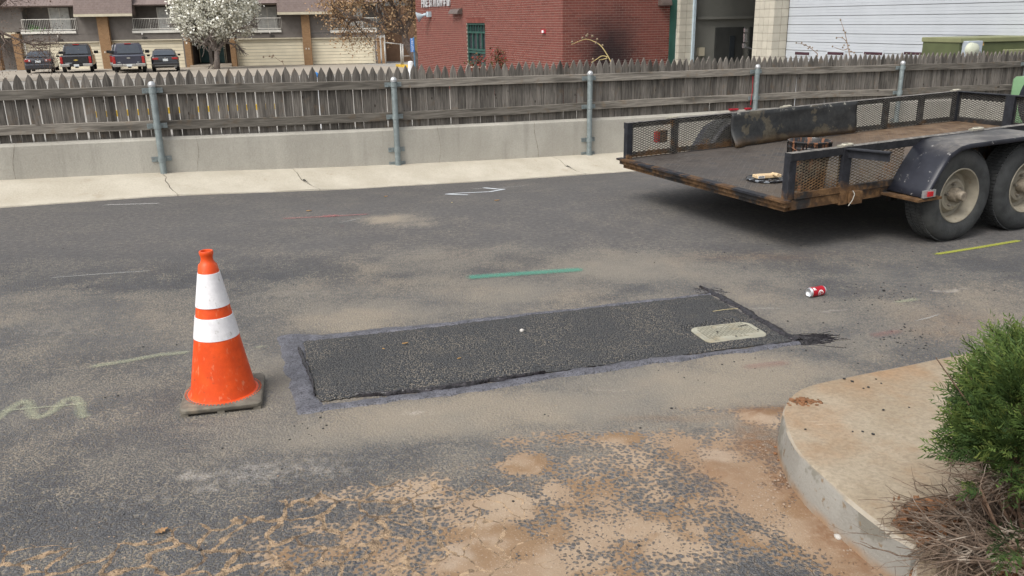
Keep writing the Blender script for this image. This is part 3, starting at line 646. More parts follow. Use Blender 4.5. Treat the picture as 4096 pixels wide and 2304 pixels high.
mark('paint_mark', 'paint_white_faint', [([(180, 1115), (400, 1098), (620, 1084)], .03)], 'long faint pale scratch behind the cone')
mark('paint_mark', 'paint_white_faint', [([(3650, 1290), (3720, 1272), (3770, 1255)], .02)], 'thin white chalk line near the shrub')

# ================================================================== CORNER SLAB
slab = thing('concrete_corner', gnd(3400, 1800), kind='structure')
TOPZ = .15
top = [gnd(*q, TOPZ)[:2] for q in ((3133, 1650), (3139, 1678), (3145, 1703), (3162, 1745), (3183, 1787), (3215, 1829), (3251, 1871), (3306, 1920), (3366, 1970), (3427, 2020), (3488, 2069), (3535, 2103), (3579, 2137), (3625, 2162), (3655, 2178), (3680, 2180), (3760, 2165), (3900, 2150))]
far = [gnd(*q, TOPZ)[:2] for q in ((3140, 1622), (3152, 1596), (3175, 1573), (3206, 1554), (3250, 1538), (3305, 1524), (3420, 1500), (3533, 1478), (3650, 1455), (3762, 1432), (3950, 1393), (4200, 1342), (4700, 1245))]
far += [far[-1]+np.array([.92, .39])*k_ for k_ in (1.5, 3., 5.)]
edge = far[::-1]+top                                                          # from far right, round the nose, to near
corner_r = gnd(3671, 2183, TOPZ)[:2]
edge = np.array(edge); 
def resample(pl, st):
    o = [pl[0]]
    for k in range(len(pl)-1):
        L = np.linalg.norm(pl[k+1]-pl[k]); n_ = max(1, int(L/st)); o += [pl[k]+(pl[k+1]-pl[k])*i/n_ for i in range(1, n_+1)]
    return np.array(o)
ed = resample(edge, .03); inner = np.array([2.6, 2.75]); N = len(ed)
tan_ = np.gradient(ed, axis=0); nrm_ = np.stack([tan_[:, 1], -tan_[:, 0]], 1); nrm_ /= np.linalg.norm(nrm_, axis=1)[:, None]
cc = np.array([2.2, 2.7])
sg = np.sign(np.sum(nrm_*(ed-cc), 1)); nrm_ *= sg[:, None]                    # outward
def slab_mesh(ed, nrm_, inn, chips=True):
    rows = []; N = len(ed)
    for i in range(N):
        p, n_ = ed[i], nrm_[i]; c = .006+.012*max(0, vnoise(i*.23, 1.5, 3)-.35)+(.012 if chips and 70 < i < 160 else 0)*vnoise(i*.6, 2, 9); r_ = []
        r_.append((*(p+n_*.018), -.05)); r_.append((*(p+n_*.014), .02)); r_.append((*(p+n_*.004+n_*.006*(vnoise(i*.4, 3, 1)-.5)), TOPZ-c*1.5)); r_.append((*(p-n_*c*.5), TOPZ-c*.3)); r_.append((*(p-n_*c*1.6), TOPZ))
        tg_ = inn if p[0] < 2.6 or not chips else np.array([p[0], 2.75+.42*(p[0]-2.6)])
        for t in (.03, .1, .2, .35, .5, .65, .8, 1.): q_ = (p-n_*c*1.6)*(1-t)+tg_*t; r_.append((*q_, TOPZ+.004*(vnoise(q_[0]*4, q_[1]*4, 2)-.5)*min(1, t*4)))
        rows.append(r_)
    return MB().grid(np.array(rows))
def slab_material():
    q = NB('corner_concrete'); a = q.noise(2.6, 5, .6); b = q.noise(70, 4, .6); st = q.noise(1.6, 4, .6, q.map(q.pos, (1, 1, 1), (7, 3, 0)))
    col = q.mix(q.rng(a, .35, .68), (.3, .245, .175), (.36, .305, .23)); col = q.mix(q.math('MULTIPLY', q.rng(st, .45, .7), .75), col, (.31, .19, .105))
    col = q.mix(q.rng(b, .32, .66), q.mix(.34, col, (.13, .1, .07)), col)
    col = q.mix(q.math('MULTIPLY', q.rng(q.noise(7, 6, .7), .5, .7), .45), col, (.26, .17, .1))
    sc = q.noise(10, 5, .65, q.map(q.pos, (.7, 6, 1), (1, 2, 0))); col = q.mix(q.math('MULTIPLY', q.rng(sc, .64, .72), .45), col, (.5, .45, .37))
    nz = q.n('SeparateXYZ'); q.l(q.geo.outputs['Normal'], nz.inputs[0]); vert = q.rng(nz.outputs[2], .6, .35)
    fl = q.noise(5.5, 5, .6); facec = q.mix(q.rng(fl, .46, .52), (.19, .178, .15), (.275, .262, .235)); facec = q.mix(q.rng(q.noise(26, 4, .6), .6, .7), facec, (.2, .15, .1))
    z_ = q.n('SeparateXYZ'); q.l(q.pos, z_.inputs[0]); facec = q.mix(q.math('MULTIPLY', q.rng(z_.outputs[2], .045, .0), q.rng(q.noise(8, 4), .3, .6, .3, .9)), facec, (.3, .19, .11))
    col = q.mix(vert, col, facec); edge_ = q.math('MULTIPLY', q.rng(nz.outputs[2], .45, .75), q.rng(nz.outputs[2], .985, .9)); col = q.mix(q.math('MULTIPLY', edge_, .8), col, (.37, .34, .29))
    q.fin(col, .9, 0, .25); q.bump(q.math('ADD', b, a), .005, .7)
slab_material()
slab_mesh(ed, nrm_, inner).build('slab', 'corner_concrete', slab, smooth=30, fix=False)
jt2 = resample(np.array([gnd(*q, TOPZ)[:2] for q in ((3905, 2166), (3765, 2181), (3700, 2196), (3682, 2210), (3668, 2240), (3655, 2304), (3625, 2420), (3560, 2700))]), .03)
tn = np.gradient(jt2, axis=0); nn = np.stack([tn[:, 1], -tn[:, 0]], 1); nn /= np.linalg.norm(nn, axis=1)[:, None]; nn *= np.sign(np.sum(nn*(jt2-np.array([1.9, 1.75])), 1))[:, None]
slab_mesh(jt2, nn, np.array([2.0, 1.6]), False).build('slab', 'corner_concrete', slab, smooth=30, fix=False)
simple('red_soil', (.2, .095, .045), .97, .3, 25, .012, 70, c2=(.3, .17, .095), c2scale=9)
_j = [gnd(*q, TOPZ) for q in ((3640, 2330), (3672, 2200), (3700, 2186), (3900, 2158))]; mb = MB(); mb.grid(np.array([[(p[0]-.03, p[1]-.03, .1), (p[0]+.03, p[1]+.03, .1)] for p in _j])); mb.build('joint_filler', 'red_soil', slab, fix=False)
# planting soil on the slab's inner side
def soil(xy): return TOPZ+.008+.03*sstep(0., .5, xy[0]-1.25)*(.4+vnoise(xy[0]*7, xy[1]*7, 3))+.022*(fbm(xy[0]*24, xy[1]*24, 8)-.4)
sb = np.array([gnd(*q, TOPZ)[:2] for q in ((3560, 2090), (3600, 2020), (3660, 1990), (3760, 1985), (3900, 1965), (4096, 1930), (4400, 1880))]); sb = resample(sb, .025)
sb2 = np.array([gnd(*q, TOPZ)[:2] for q in ((3620, 2135), (3680, 2180), (3760, 2225), (3880, 2290), (4000, 2340), (4300, 2420))]); sb2 = resample(sb2, .025)
G = []
for i in range(90):
    a_, b_ = sb[min(len(sb)-1, int(i/89*(len(sb)-1)))], sb2[min(len(sb2)-1, int(i/89*(len(sb2)-1)))]; row = []
    for j in range(31):
        t = j/30; p = a_*(1-t)+b_*t; p = p+.02*np.array([vnoise(i*.3, j*.3, 1)-.5, vnoise(i*.3, j*.3, 2)-.5])
        ez_ = min(1, min(j, 30-j)/4, i/4); row.append((p[0], p[1], TOPZ-.006+(soil(p)-TOPZ)*ez_+.006*ez_))
    G.append(row)
tag(MB().add([(1.5, 2.3, TOPZ-.012), (2.6, 2.74, TOPZ-.012), (9., 5.4, TOPZ-.012), (9., -3, TOPZ-.012), (1.7, -3, TOPZ-.012), (1.7, 1.6, TOPZ-.012)], [(5, 4, 3, 2, 1, 0)]).build('planting_ground', 'red_soil', fix=False), kind='structure')
tag(MB().grid(np.array(G)).build('soil_bed', 'red_soil', smooth='all', fix=False), kind='structure')

# ================================================================== TRAFFIC CONE
q = NB('cone_orange'); n_ = q.noise(14, 6, .65); sc = q.noise(40, 5, .7, q.map(q.pos, (1, 1, .4))); col = q.mix(q.rng(n_, .35, .7), (.62, .062, .007), (.78, .085, .01)); col = q.mix(q.math('MULTIPLY', q.rng(sc, .55, .7), .6), col, (.72, .26, .14)); col = q.mix(q.math('MULTIPLY', q.rng(q.noise(22, 5, .65, q.map(q.pos, (1, 1, 1), (4, 0, 0))), .61, .72), .6), col, (.22, .06, .03)); q.fin(col, .48, 0, .4); q.bump(sc, .0015, .4)
q = NB('cone_white'); n_ = q.noise(25, 6, .7); hx = q.vor(260); col = q.mix(q.rng(n_, .3, .7), (.68, .67, .69), (.82, .81, .83)); col = q.mix(q.math('MULTIPLY', q.rng(q.noise(34, 6, .75, q.map(q.pos, (1, 1, .5), (2, 1, 0))), .57, .7), .75), col, (.36, .34, .31)); q.fin(q.mix(q.rng(hx, .2, .5, .08, 0), col, (.5, .5, .52)), .4, 0, .5)
simple('cone_base', (.15, .135, .11), .85, .25, 18, .003, 90, c2=(.24, .2, .15), c2scale=11)
simple('cone_dots', (.6, .1, .03), .7, .2, 30)
cc_ = gp(898, 1590); CONE_ROT = math.radians(13)
cone = thing('traffic_cone', cc_, CONE_ROT, 'orange traffic cone with two white reflective collars on a black base', 'traffic cone')
bs = .178
mb = MB()
def rsq(h_, r, z, n=6):
    o = []
    for cx_, cy_, a0 in ((h_-r, h_-r, 0), (-h_+r, h_-r, 90), (-h_+r, -h_+r, 180), (h_-r, -h_+r, 270)):
        for k in range(n+1): t = math.radians(a0+90*k/n); o.append((cx_+r*math.cos(t), cy_+r*math.sin(t), z))
    return o
rings = [rsq(bs-.004, .035, .012), rsq(bs, .035, .018), rsq(bs, .035, .03), rsq(bs-.005, .035, .036), rsq(bs-.03, .04, .039)]; n_ = len(rings[0])
mb.add([p for r in rings for p in r], [tuple(range(n_-1, -1, -1)), tuple(range(4*n_, 5*n_))]+[(k*n_+i, k*n_+(i+1) % n_, (k+1)*n_+(i+1) % n_, (k+1)*n_+i) for k in range(4) for i in range(n_)])
for sx, sy in ((-1, -1), (1, -1), (-1, 1), (1, 1), (0, -1.02)): mb.box(sx*.155-.016, sx*.155+.016, sy*.16-.012, sy*.16+.012, 0, .014)
mb.build('base', 'cone_base', cone, smooth=35, local=True)
R0, R1_, HC = .146, .034, .672
def cr(z): return R0+(R1_-R0)*(z-.04)/(HC-.04)
MB().lathe([(.157, .0392), (.155, .041), (.147, .0425), (cr(.055)+.002, .047), (cr(.075), .07), (cr(.30), .30), (cr(.318)+.002, .312), (cr(.33)-.001, .325), (cr(.5), .5), (cr(.6)+.001, .6), (cr(.645)+.001, .645), (.032, .652), (.0265, .664), (.0255, .676), (.0275, .686), (.030, .692), (.0305, .702), (.0285, .707), (.0235, .707), (.022, .70), (.021, .64)], 48, close=True).build('body', 'cone_orange', cone, smooth=40, local=True)
for z0, z1 in ((.312, .412), (.458, .61)): MB().lathe([(cr(z0)+.0005, z0), (cr(z0)+.0028, z0+.001), (cr(z1)+.0028, z1-.001), (cr(z1)+.0005, z1)], 48, close=True).build('collar', 'cone_white', cone, smooth=40, local=True)
mb = MB()
for k in range(64):
    a_ = 2*math.pi*k/64; d = np.array([math.cos(a_), math.sin(a_), 0]); mb.obox(d*.166+ez*.0395, d*.004, np.cross(ez, d)*.0022, ez*.001)
tag(mb.build('base_dots', 'cone_dots', cone, local=True), kind='stuff')

# ================================================================== CRUSHED CAN
q = NB('can_red'); n_ = q.noise(30, 3); q.fin(q.mix(q.rng(n_, .3, .7), (.36, .004, .014), (.48, .008, .022)), .28, .25, .5); q.bump(q.noise(38, 2), .004, .35)
simple('aluminium', (.66, .67, .69), .32, .1, 20, .001, 60, .85); simple('can_white', (.82, .8, .8), .35, .05)
cp = gp(3262, 1184); ca = math.radians(24)
can = thing('soda_can', cp, ca, 'crushed red and silver drink can lying on the asphalt', 'can')
RC = .031
def canwarp(mb):
    mb.v = [(x, y*(1-.10*math.exp(-((x-.02)/.02)**2)*(y < 0)), RC+(z)*(1-.12*math.exp(-((x-.01)/.03)**2)*(z > 0))) for x, y, z in mb.v]; return mb
L_ = .116
canwarp(MB().lathe([(RC*.97, -L_/2+.012), (RC, -L_/2+.016), (RC, -.02), (RC, 0), (RC, .02), (RC, L_/2-.016), (RC*.97, L_/2-.01)], 32, axis='x', close=True)).build('can_body', 'can_red', can, smooth=60, local=True)
canwarp(MB().lathe([(RC*.97, -L_/2+.012), (RC*.86, -L_/2+.003), (RC*.80, -L_/2), (RC*.74, -L_/2+.002), (RC*.6, -L_/2+.009), (RC*.3, -L_/2+.013), (0, -L_/2+.014)], 32, axis='x', close=True)).build('can_bottom', 'aluminium', can, smooth=60, local=True)
canwarp(MB().lathe([(RC*.97, L_/2-.01), (RC*.84, L_/2-.002), (RC*.86, L_/2+.001), (RC*.8, L_/2+.001), (RC*.78, L_/2-.003), (0, L_/2-.003)], 32, axis='x', close=True)).build('can_top', 'aluminium', can, smooth=60, local=True)
def onc(x, t, d=.0007): return (x, -(RC+d)*math.sin(t), (RC+d)*math.cos(t))
mb = MB()
def cstrip(pts, wd):
    Gs = []
    for i, (x, t) in enumerate(pts):
        x0, t0 = pts[max(i-1, 0)]; x1, t1 = pts[min(i+1, len(pts)-1)]; dx, dt = x1-x0, (t1-t0)*RC; L = math.hypot(dx, dt)+1e-9; nx, nt_ = -dt/L, dx/L; w_ = wd*math.sin(math.pi*(i+.6)/(len(pts)+.2))**.6
        Gs.append([onc(x-nx*w_, t-nt_*w_/RC), onc(x+nx*w_, t+nt_*w_/RC)])
    mb.grid(np.array(Gs))
cstrip([(.012+.019*math.cos(a_), 1.75+.62*math.sin(a_)) for a_ in np.linspace(math.radians(150), math.radians(385), 18)][::-1], .0032)
cstrip([(.014+.008*math.cos(a_), 1.72+.27*math.sin(a_)) for a_ in np.linspace(0, 2*math.pi*.9, 16)], .0022)
cstrip([(-.004+.003*i, 2.2+.1*math.sin(i)) for i in range(8)], .002)
canwarp(mb); mb.build('script_mark', 'can_white', can, local=True, fix=False)
mb = MB(); mb.grid(np.array([[onc(x, t) for t in np.linspace(.35, .75, 6)] for x in np.linspace(-.04, -.024, 5)])); mb.grid(np.array([[onc(x, t) for t in np.linspace(.82, .92, 3)] for x in np.linspace(-.042, -.018, 5)])); canwarp(mb); mb.build('label_panel', 'can_white', can, local=True, fix=False)

# ================================================================== SMALL LITTER, LEAVES, CRUMBS
simple('leaf_dry', (.46, .27, .1), .8, .25, 60); simple('leaf_brown', (.3, .18, .09), .85, .25, 60); simple('straw', (.5, .42, .22), .8, .2, 60); simple('pebble_white', (.45, .43, .4), .7, .1, 40); simple('pebble', (.42, .32, .24), .85, .2, 60, rnd=.4); simple('crumb', (.03, .029, .03), .75, .3, 80)
def leaf(px, py, L, wd, rot, label, mat='leaf_dry', lobed=False, dz=.004):
    c = gp(px, py); onp = all(inquad(c, PC) > 0 for _ in (0,)); z = float(gz(c[0], c[1]))+(.024 if onp else .001)
    vs_ = []; n_ = 9
    for i in range(n_):
        t = i/(n_-1); w_ = wd*(math.sin(math.pi*min(1, t*1.02+.02))**.8)
        if lobed: w_ *= (1.25 if i % 2 else .55)
        x = (t-.5)*L; zz = .004+.014*(t-.4)**2*L/.03*.5+dz*.4
        for s_, up in ((-1, .006), (0, 0), (1, .004)): vs_.append((x, s_*w_, zz+up*abs(s_)))
    fs = [(i*3+k, i*3+k+1, i*3+k+4, i*3+k+3) for i in range(n_-1) for k in (0, 1)]
    o = link('dry_leaf', MB().add(vs_, fs).mesh('dry_leaf', mat, 'all'), None, (c[0], c[1], z), (0, 0, rot)); so = o.modifiers.new('th', 'SOLIDIFY'); so.thickness = .0012
    tag(o, label, 'leaf')
leaf(1622, 1396, .032, .007, .3, 'longest dry orange leaf lying on the fresh patch'); leaf(1535, 1418, .016, .006, -.6, 'small curled orange leaf on the patch beside the longest one'); leaf(1838, 1457, .02, .005, .4, 'narrow orange leaf near the tarred near edge of the patch')
leaf(1236, 847, .05, .014, .1, 'orange leaf on the asphalt above the red line'); leaf(1544, 789, .04, .012, .5, 'orange leaf on the asphalt near the kerb left of the white arrow'); leaf(1988, 805, .05, .012, .2, 'orange leaf on the asphalt below the white arrow'); leaf(648, 2133, .045, .017, .7, 'brown lobed leaf resting on the ragged sand-filled crack', 'leaf_brown', True); leaf(1808, 814, .02, .008, 1., 'tiny yellow-green leaf below the tail of the white arrow', 'straw')
def stone_mesh(r, seed, fl=.7):
    rs = np.random.RandomState(seed); b = bmesh.new(); bmesh.ops.create_icosphere(b, subdivisions=1, radius=r)
    for v in b.verts: v.co *= rs.uniform(.75, 1.15); v.co.z *= fl
    vs_ = [tuple(v.co) for v in b.verts]; fs = [tuple(v.index for v in f.verts) for f in b.faces]; b.free(); return vs_, fs
def stone(name, px, py, r, mat, label, cat, z=None, fl=.7):
    c = gp(px, py) if z is None else gnd(px, py, z); vs_, fs = stone_mesh(r, int(px)); zz = (float(gz(c[0], c[1])) if z is None else z)
    if z is None and inquad(c, PC) > 0: zz += .02
    o = link(name, MB().add(vs_, fs).mesh(name, mat, 'all'), None, (c[0], c[1], zz+r*fl*.7)); return tag(o, label, cat)
stone('pebble', 2087, 1341, .016, 'pebble_white', 'round white pebble on the fresh patch', 'pebble')
stone('stone', 3352, 2152, .015, 'pebble_white', 'white stone beside the small weed at the kerb foot', 'stone', fl=.4)
stone('stone', 3535, 1395-230, .012, 'crumb', 'dark lump on asphalt near the yellow smudge', 'stone')
mb = MB(); a_, b_ = gp(2850, 1262), gp(2950, 1252); mb.tube([a_+ez*.026, (a_+b_)/2+ez*.03, b_+ez*.028], .0016, 5); tag(mb.build('straw', 'straw', origin=a_), 'long yellow straw lying on the fresh patch behind the lid', 'straw')
# crumbs of asphalt and pebbles strewn over the road
protos = [stone_mesh(1., 300+k) for k in range(8)]
def scatter(n, fn, rng_, name, mat, seed, fl=.8):
    rs = np.random.RandomState(seed); V = []; Fq = []; c = 0
    for _ in range(n):
        px, py = fn(rs); p = gp(px, py); r = rng_[0]+(rng_[1]-rng_[0])*rs.rand()**3; vs_, fs = protos[rs.randint(8)]; ang = rs.uniform(0, 6.28); ca_, sa_ = math.cos(ang), math.sin(ang); z = float(gz(p[0], p[1]))+r*.35
        if inquad(p, PC) > 0: z += .018
        V += [(p[0]+r*(x*ca_-y*sa_), p[1]+r*(x*sa_+y*ca_), z+r*zz*fl) for x, y, zz in vs_]; Fq += [tuple(i+c for i in f) for f in fs]; c += len(vs_)
    return tag(MB().add(V, Fq).build(name, mat, fix=False), kind='stuff')
def f1(rs):
    k = rs.rand()
    if k < .4: return rs.uniform(2500, 4096), 950+rs.rand()**1.1*600
    if k < .6: return rs.normal(3580, 110), rs.normal(1190, 26)
    if k < .72: return rs.normal(3620, 100), rs.normal(1350, 30)
    if k < .77: return rs.normal(1240, 45), rs.normal(1690, 35)
    return rs.uniform(0, 4096), rs.uniform(780, 2250)
scatter(700, f1, (.0018, .0075), 'asphalt_crumbs', 'crumb', 11)
def f2(rs):
    k = rs.rand()
    if k < .5: return rs.normal(3080, 60), rs.uniform(1700, 2150)
    if k < .75: t = rs.rand(); return 3150+330*t+rs.normal(0, 40), 1900+360*t
    return rs.uniform(1100, 3200), rs.uniform(1850, 2304)
scatter(650, f2, (.0015, .006), 'sand_pebbles', 'pebble', 12)
def f3(rs): t = rs.rand(); return 3120+420*t+rs.normal(0, 22), 1790+470*t+rs.normal(0, 12)
scatter(500, f3, (.002, .009), 'red_dirt_clods', 'red_soil', 13)
def f4(rs): return rs.uniform(0, 1150), 2190-110*rs.rand()+rs.uniform(-20, 110)
scatter(120, f4, (.0015, .0045), 'crack_gravel', 'pebble', 14)
# dark crumbs on the slab + little heap of dirt
mb = MB(); rs = np.random.RandomState(4)
for px, py in ((3376, 1517), (3408, 1528), (3474, 1551), (3504, 1518), (3525, 1535), (3454, 1555), (3533, 1642), (3636, 1631), (3221, 1719), (3410, 1728), (3492, 1739), (3450, 1728)):
    c = gnd(px, py, TOPZ); vs_, fs = protos[rs.randint(8)]; r = rs.uniform(.004, .008); mb.add([(c[0]+x*r, c[1]+y*r, TOPZ+r*.5+z*r*.8) for x, y, z in vs_], fs)
tag(mb.build('slab_crumbs', 'crumb', fix=False), kind='stuff')
mb = MB(); c = gnd(3212, 1606, TOPZ)
for k in range(90):
    vs_, fs = protos[rs.randint(8)]; r = rs.uniform(.004, .011); x0, y0 = rs.normal(0, .032), rs.normal(0, .018); mb.add([(c[0]+x0+x*r, c[1]+y0+y*r, TOPZ+.012*math.exp(-(x0/.03)**2-(y0/.02)**2)+z*r*.7) for x, y, z in vs_], fs)
tag(mb.build('dirt_heap', 'red_soil', fix=False, origin=c), 'small heap of reddish dirt on the rounded concrete nose', 'dirt heap')
# weed at the kerb foot
simple('weed_green', (.07, .12, .05), .7, .3, 60)
c = gp(3398, 2150); mb = MB(); rs = np.random.RandomState(6)
for k in range(46):
    a_ = rs.uniform(0, 6.28); L = rs.uniform(.015, .05); base = c+np.array([rs.normal(0, .014), rs.normal(0, .012), .0]); d = np.array([math.cos(a_), math.sin(a_), rs.uniform(.3, 1.)]); d /= np.linalg.norm(d); s_ = np.cross(d, ez); s_ /= np.linalg.norm(s_); w_ = rs.uniform(.003, .006)
    p1, p2 = base+d*L*.55, base+d*L; mb.add([base, p1-s_*w_, p1+s_*w_+ez*.001, p2-ez*.004], [(0, 1, 3, 2)])
tag(mb.build('weed', 'weed_green', origin=c, fix=False), 'small grey-green weed growing at the foot of the kerb', 'weed')
# ================================================================== TRAILER
ET = float(gnd(3796, 967)@e2); E0, N0 = 4.26, ET+.27; SL = .0205
TRO = EP(E0, N0, 0)
def metal_black(name, rust=.5, dusty=.3, base=(.022, .024, .029)):
    q = NB(name); n_ = q.noise(3.2, 6, .65); m_ = q.noise(16, 6, .7); z_ = q.n('SeparateXYZ'); q.l(q.pos, z_.inputs[0])
    col = q.mix(q.rng(m_, .35, .7), base, tuple(x*1.9 for x in base))
    low = q.rng(z_.outputs[2], .62, .38)
    r_ = q.math('ADD', n_, q.math('MULTIPLY', low, .16))
    col = q.mix(q.math('MULTIPLY', q.rng(r_, .62-.1*rust, .74-.1*rust), .85), col, q.mix(q.rng(m_, .4, .65), (.085, .045, .02), (.19, .105, .045)))
    col = q.mix(q.math('MULTIPLY', q.rng(m_, .6, .72), dusty), col, (.2, .18, .15))
    q.fin(col, q.rng(n_, .4, .65, .55, .85), 0, .28); q.bump(m_, .003, .5)
metal_black('trailer_black', .2, .12, (.014, .015, .019)); metal_black('trailer_rusty', .45, .2, (.017, .016, .016)); metal_black('mesh_metal', .5, .4, (.05, .047, .042))
q = NB('rail_pale_top'); n_ = q.noise(24, 6, .72, q.map(q.pos, (1, 1, 1))); z_ = q.n('SeparateXYZ'); q.l(q.geo.outputs['Normal'], z_.inputs[0]); up = q.rng(z_.outputs[2], .5, .9)
col = q.mix(q.rng(n_, .4, .7), (.012, .013, .016), (.026, .026, .03)); col = q.mix(q.math('MULTIPLY', up, q.rng(n_, .42, .62, .3, .9)), col, (.27, .25, .225)); q.fin(col, .65, 0, .3)  # black rail colour, mottled paler on upward faces
def deck_mat():
    q = NB('deck_plate'); o = q.obj(); n_ = q.noise(1.5, 5, .6, q.map(o, (.7, 1.3, 1))); m_ = q.noise(9, 5, .65); f = q.noise(120, 3)
    sx = q.n('SeparateXYZ'); q.l(o, sx.inputs[0])
    col = q.mix(q.rng(n_, .35, .65), (.042, .035, .031), (.07, .057, .047)); col = q.mix(q.rng(q.math('ADD', m_, q.math('MULTIPLY', q.math('SUBTRACT', n_, .5), .6)), .52, .68), col, (.028, .026, .026))
    fr = q.rng(q.math('ADD', sx.outputs[0], q.math('MULTIPLY', q.math('SUBTRACT', n_, .5), 2.)), 1.6, 3.2); col = q.mix(q.math('MULTIPLY', fr, .75), col, q.mix(q.rng(m_, .35, .65), (.1, .055, .026), (.21, .13, .065)))
    nr = q.math('MULTIPLY', q.rng(sx.outputs[1], .9, .1), q.rng(sx.outputs[0], 1.6, .9)); col = q.mix(q.math('MULTIPLY', nr, .55), col, (.1, .074, .05))
    # tread: alternating raised lozenges rubbed bright
    pat = []
    for ang in (45, -45):
        mp = q.map(o, (22, 22, 1), (0, 0 if ang > 0 else .5, 0), (0, 0, math.radians(ang))); s_ = q.n('SeparateXYZ'); q.l(mp, s_.inputs[0])
        fx = q.math('ABSOLUTE', q.math('SUBTRACT', q.math('FRACT', s_.outputs[0]), .5)); fy = q.math('ABSOLUTE', q.math('SUBTRACT', q.math('FRACT', s_.outputs[1]), .5))
        pat.append(q.math('MULTIPLY', q.rng(fx, .36, .28), q.rng(fy, .14, .08)))
    pt = q.math('MAXIMUM', pat[0], pat[1]); col = q.mix(q.math('MULTIPLY', pt, q.rng(m_, .35, .7, .1, .55)), col, (.2, .18, .16))
    col = q.mix(q.rng(f, .6, .75, 0, .4), col, (.2, .17, .14)); q.fin(col, q.rng(n_, .4, .6, .5, .75), 0, .5); q.bump(q.math('ADD', pt, q.math('MULTIPLY', m_, .4)), .003, .8)
deck_mat()
q = NB('plate_panel'); n_ = q.noise(2.6, 6, .66); m_ = q.noise(14, 6, .72); k_ = q.noise(5., 5, .6, q.map(q.pos, (1, 1, 1), (4, 7, 1))); z_ = q.n('SeparateXYZ'); q.l(q.pos, z_.inputs[0])
col = q.mix(q.rng(m_, .3, .7), (.016, .018, .02), (.035, .036, .036)); col = q.mix(q.math('MULTIPLY', q.rng(k_, .55, .6), .8), col, q.mix(q.rng(m_, .3, .7), (.06, .05, .036), (.115, .1, .07)))
col = q.mix(q.math('MULTIPLY', q.rng(q.math('ADD', m_, q.rng(z_.outputs[2], .68, .78, 0, .12)), .69, .74), .7), col, (.32, .31, .27)); col = q.mix(q.math('MULTIPLY', q.rng(z_.outputs[2], .55, .44), q.rng(n_, .35, .6, .2, .8)), col, (.12, .07, .03)); q.fin(col, .6, 0, .4); q.bump(n_, .02, .6)
simple('tyre_rubber', (.035, .037, .038), .85, .25, 12, .003, 60, c2=(.075, .076, .072), c2scale=4, c2lo=.45, c2hi=.8)
simple('rim_dusty', (.26, .235, .185), .75, .15, 9, .002, 40, .1, c2=(.2, .16, .11), c2scale=12, c2lo=.55, c2hi=.7); simple('hub_grease', (.2, .17, .13), .6, .3, 30); simple('lug', (.22, .2, .17), .5, .2, 30, metal=.5)
q = NB('fender_paint'); n_ = q.noise(4, 6, .65); m_ = q.noise(22, 6, .7); z_ = q.n('SeparateXYZ'); q.l(q.geo.outputs['Normal'], z_.inputs[0]); up = q.rng(z_.outputs[2], .7, .97)
col = q.mix(q.rng(n_, .3, .7), (.011, .012, .018), (.024, .026, .036)); col = q.mix(q.math('MULTIPLY', up, q.rng(n_, .38, .6, .3, .95)), col, q.mix(q.rng(m_, .35, .65), (.11, .105, .105), (.19, .175, .155))); col = q.mix(q.math('MULTIPLY', q.rng(m_, .62, .7), .8), col, (.4, .39, .38)); col = q.mix(q.math('MULTIPLY', q.rng(n_, .68, .74), .5), col, (.14, .085, .045)); q.fin(col, .42, 0, .35)
simple('lens_red', (.42, .012, .018), .25, .15, 30, spec=.6); simple('chrome_dull', (.5, .5, .5), .4, .15, 30, metal=.7); simple('ring_steel', (.36, .34, .28), .6, .25, 30, .002, 80, .4); simple('wire', (.3, .29, .26), .7)
tr = thing('utility_trailer', TRO, AF, 'black tandem-axle utility trailer with rusty mesh sides and open rear', 'trailer')
def TB(name, mat, parts, parent=None, smooth=False, **kw):
    "parts: boxes (x0,x1,y0,y1,z0,z1) in the trailer's frame, lifted along its slope"
    mb = MB()
    for p in parts: mb.box(*p)
    mb.v = [(x, y, z+SL*x) for x, y, z in mb.v]; return mb.build(name, mat, parent or tr, smooth, local=True)
def TM(mb, name, mat, parent=None, smooth=False, fix=True):
    mb.v = [(x, y, z+SL*x) for x, y, z in mb.v]; return mb.build(name, mat, parent or tr, smooth, local=True, fix=fix)
LT, WT_ = 4.32, 2.2; DZ = .405
TB('deck', 'deck_plate', [(-.02, LT-.02, .02, WT_-.02, DZ-.006, DZ)])
TB('rear_lip', 'trailer_black', [(-.085, -.021, -.03, WT_+.03, DZ-.012, DZ+.004)])
TB('rear_sill', 'trailer_rusty', [(-.035, .02, .02, WT_-.02, DZ-.085, DZ-.051)]); TB('rear_beam', 'trailer_rusty', [(-.06, .0, -.01, WT_+.01, DZ-.05, DZ-.013)])
for nm, y0, y1 in (('side_frame', -.003, .05), ('side_frame', WT_-.05, WT_+.003)): TB(nm, 'trailer_rusty', [(.001, LT, y0, y1, DZ-.075, DZ-.007)])
for nm, y0, y1 in (('side_angle', -.012, .012), ('side_angle', WT_-.012, WT_+.012)): TB(nm, 'trailer_rusty', [(.03, LT, y0, y1, DZ+.0005, DZ+.045)])
for k in range(7): TB('cross_member', 'trailer_rusty', [(.35+k*.6, .40+k*.6, .051, WT_-.051, DZ-.07, DZ-.0065)])
RZ = .735
def angle_rail(x0, x1, y, s):       # L-section rail: flat top leg and a hanging outer leg
    return [(x0, x1, min(y, y+s*.065), max(y, y+s*.065), RZ-.007, RZ), (x0, x1, min(y, y+s*.007), max(y, y+s*.007), RZ-.055, RZ-.0072)]
TB('top_rail', 'rail_pale_top', angle_rail(-.03, 1.35, 0., 1)); TB('top_rail', 'rail_pale_top', angle_rail(2.1, LT, 0., 1)+[(1.35, 2.1, 0, .065, RZ-.007, RZ)])
TB('top_rail', 'rail_pale_top', angle_rail(-.03, LT, WT_, -1))
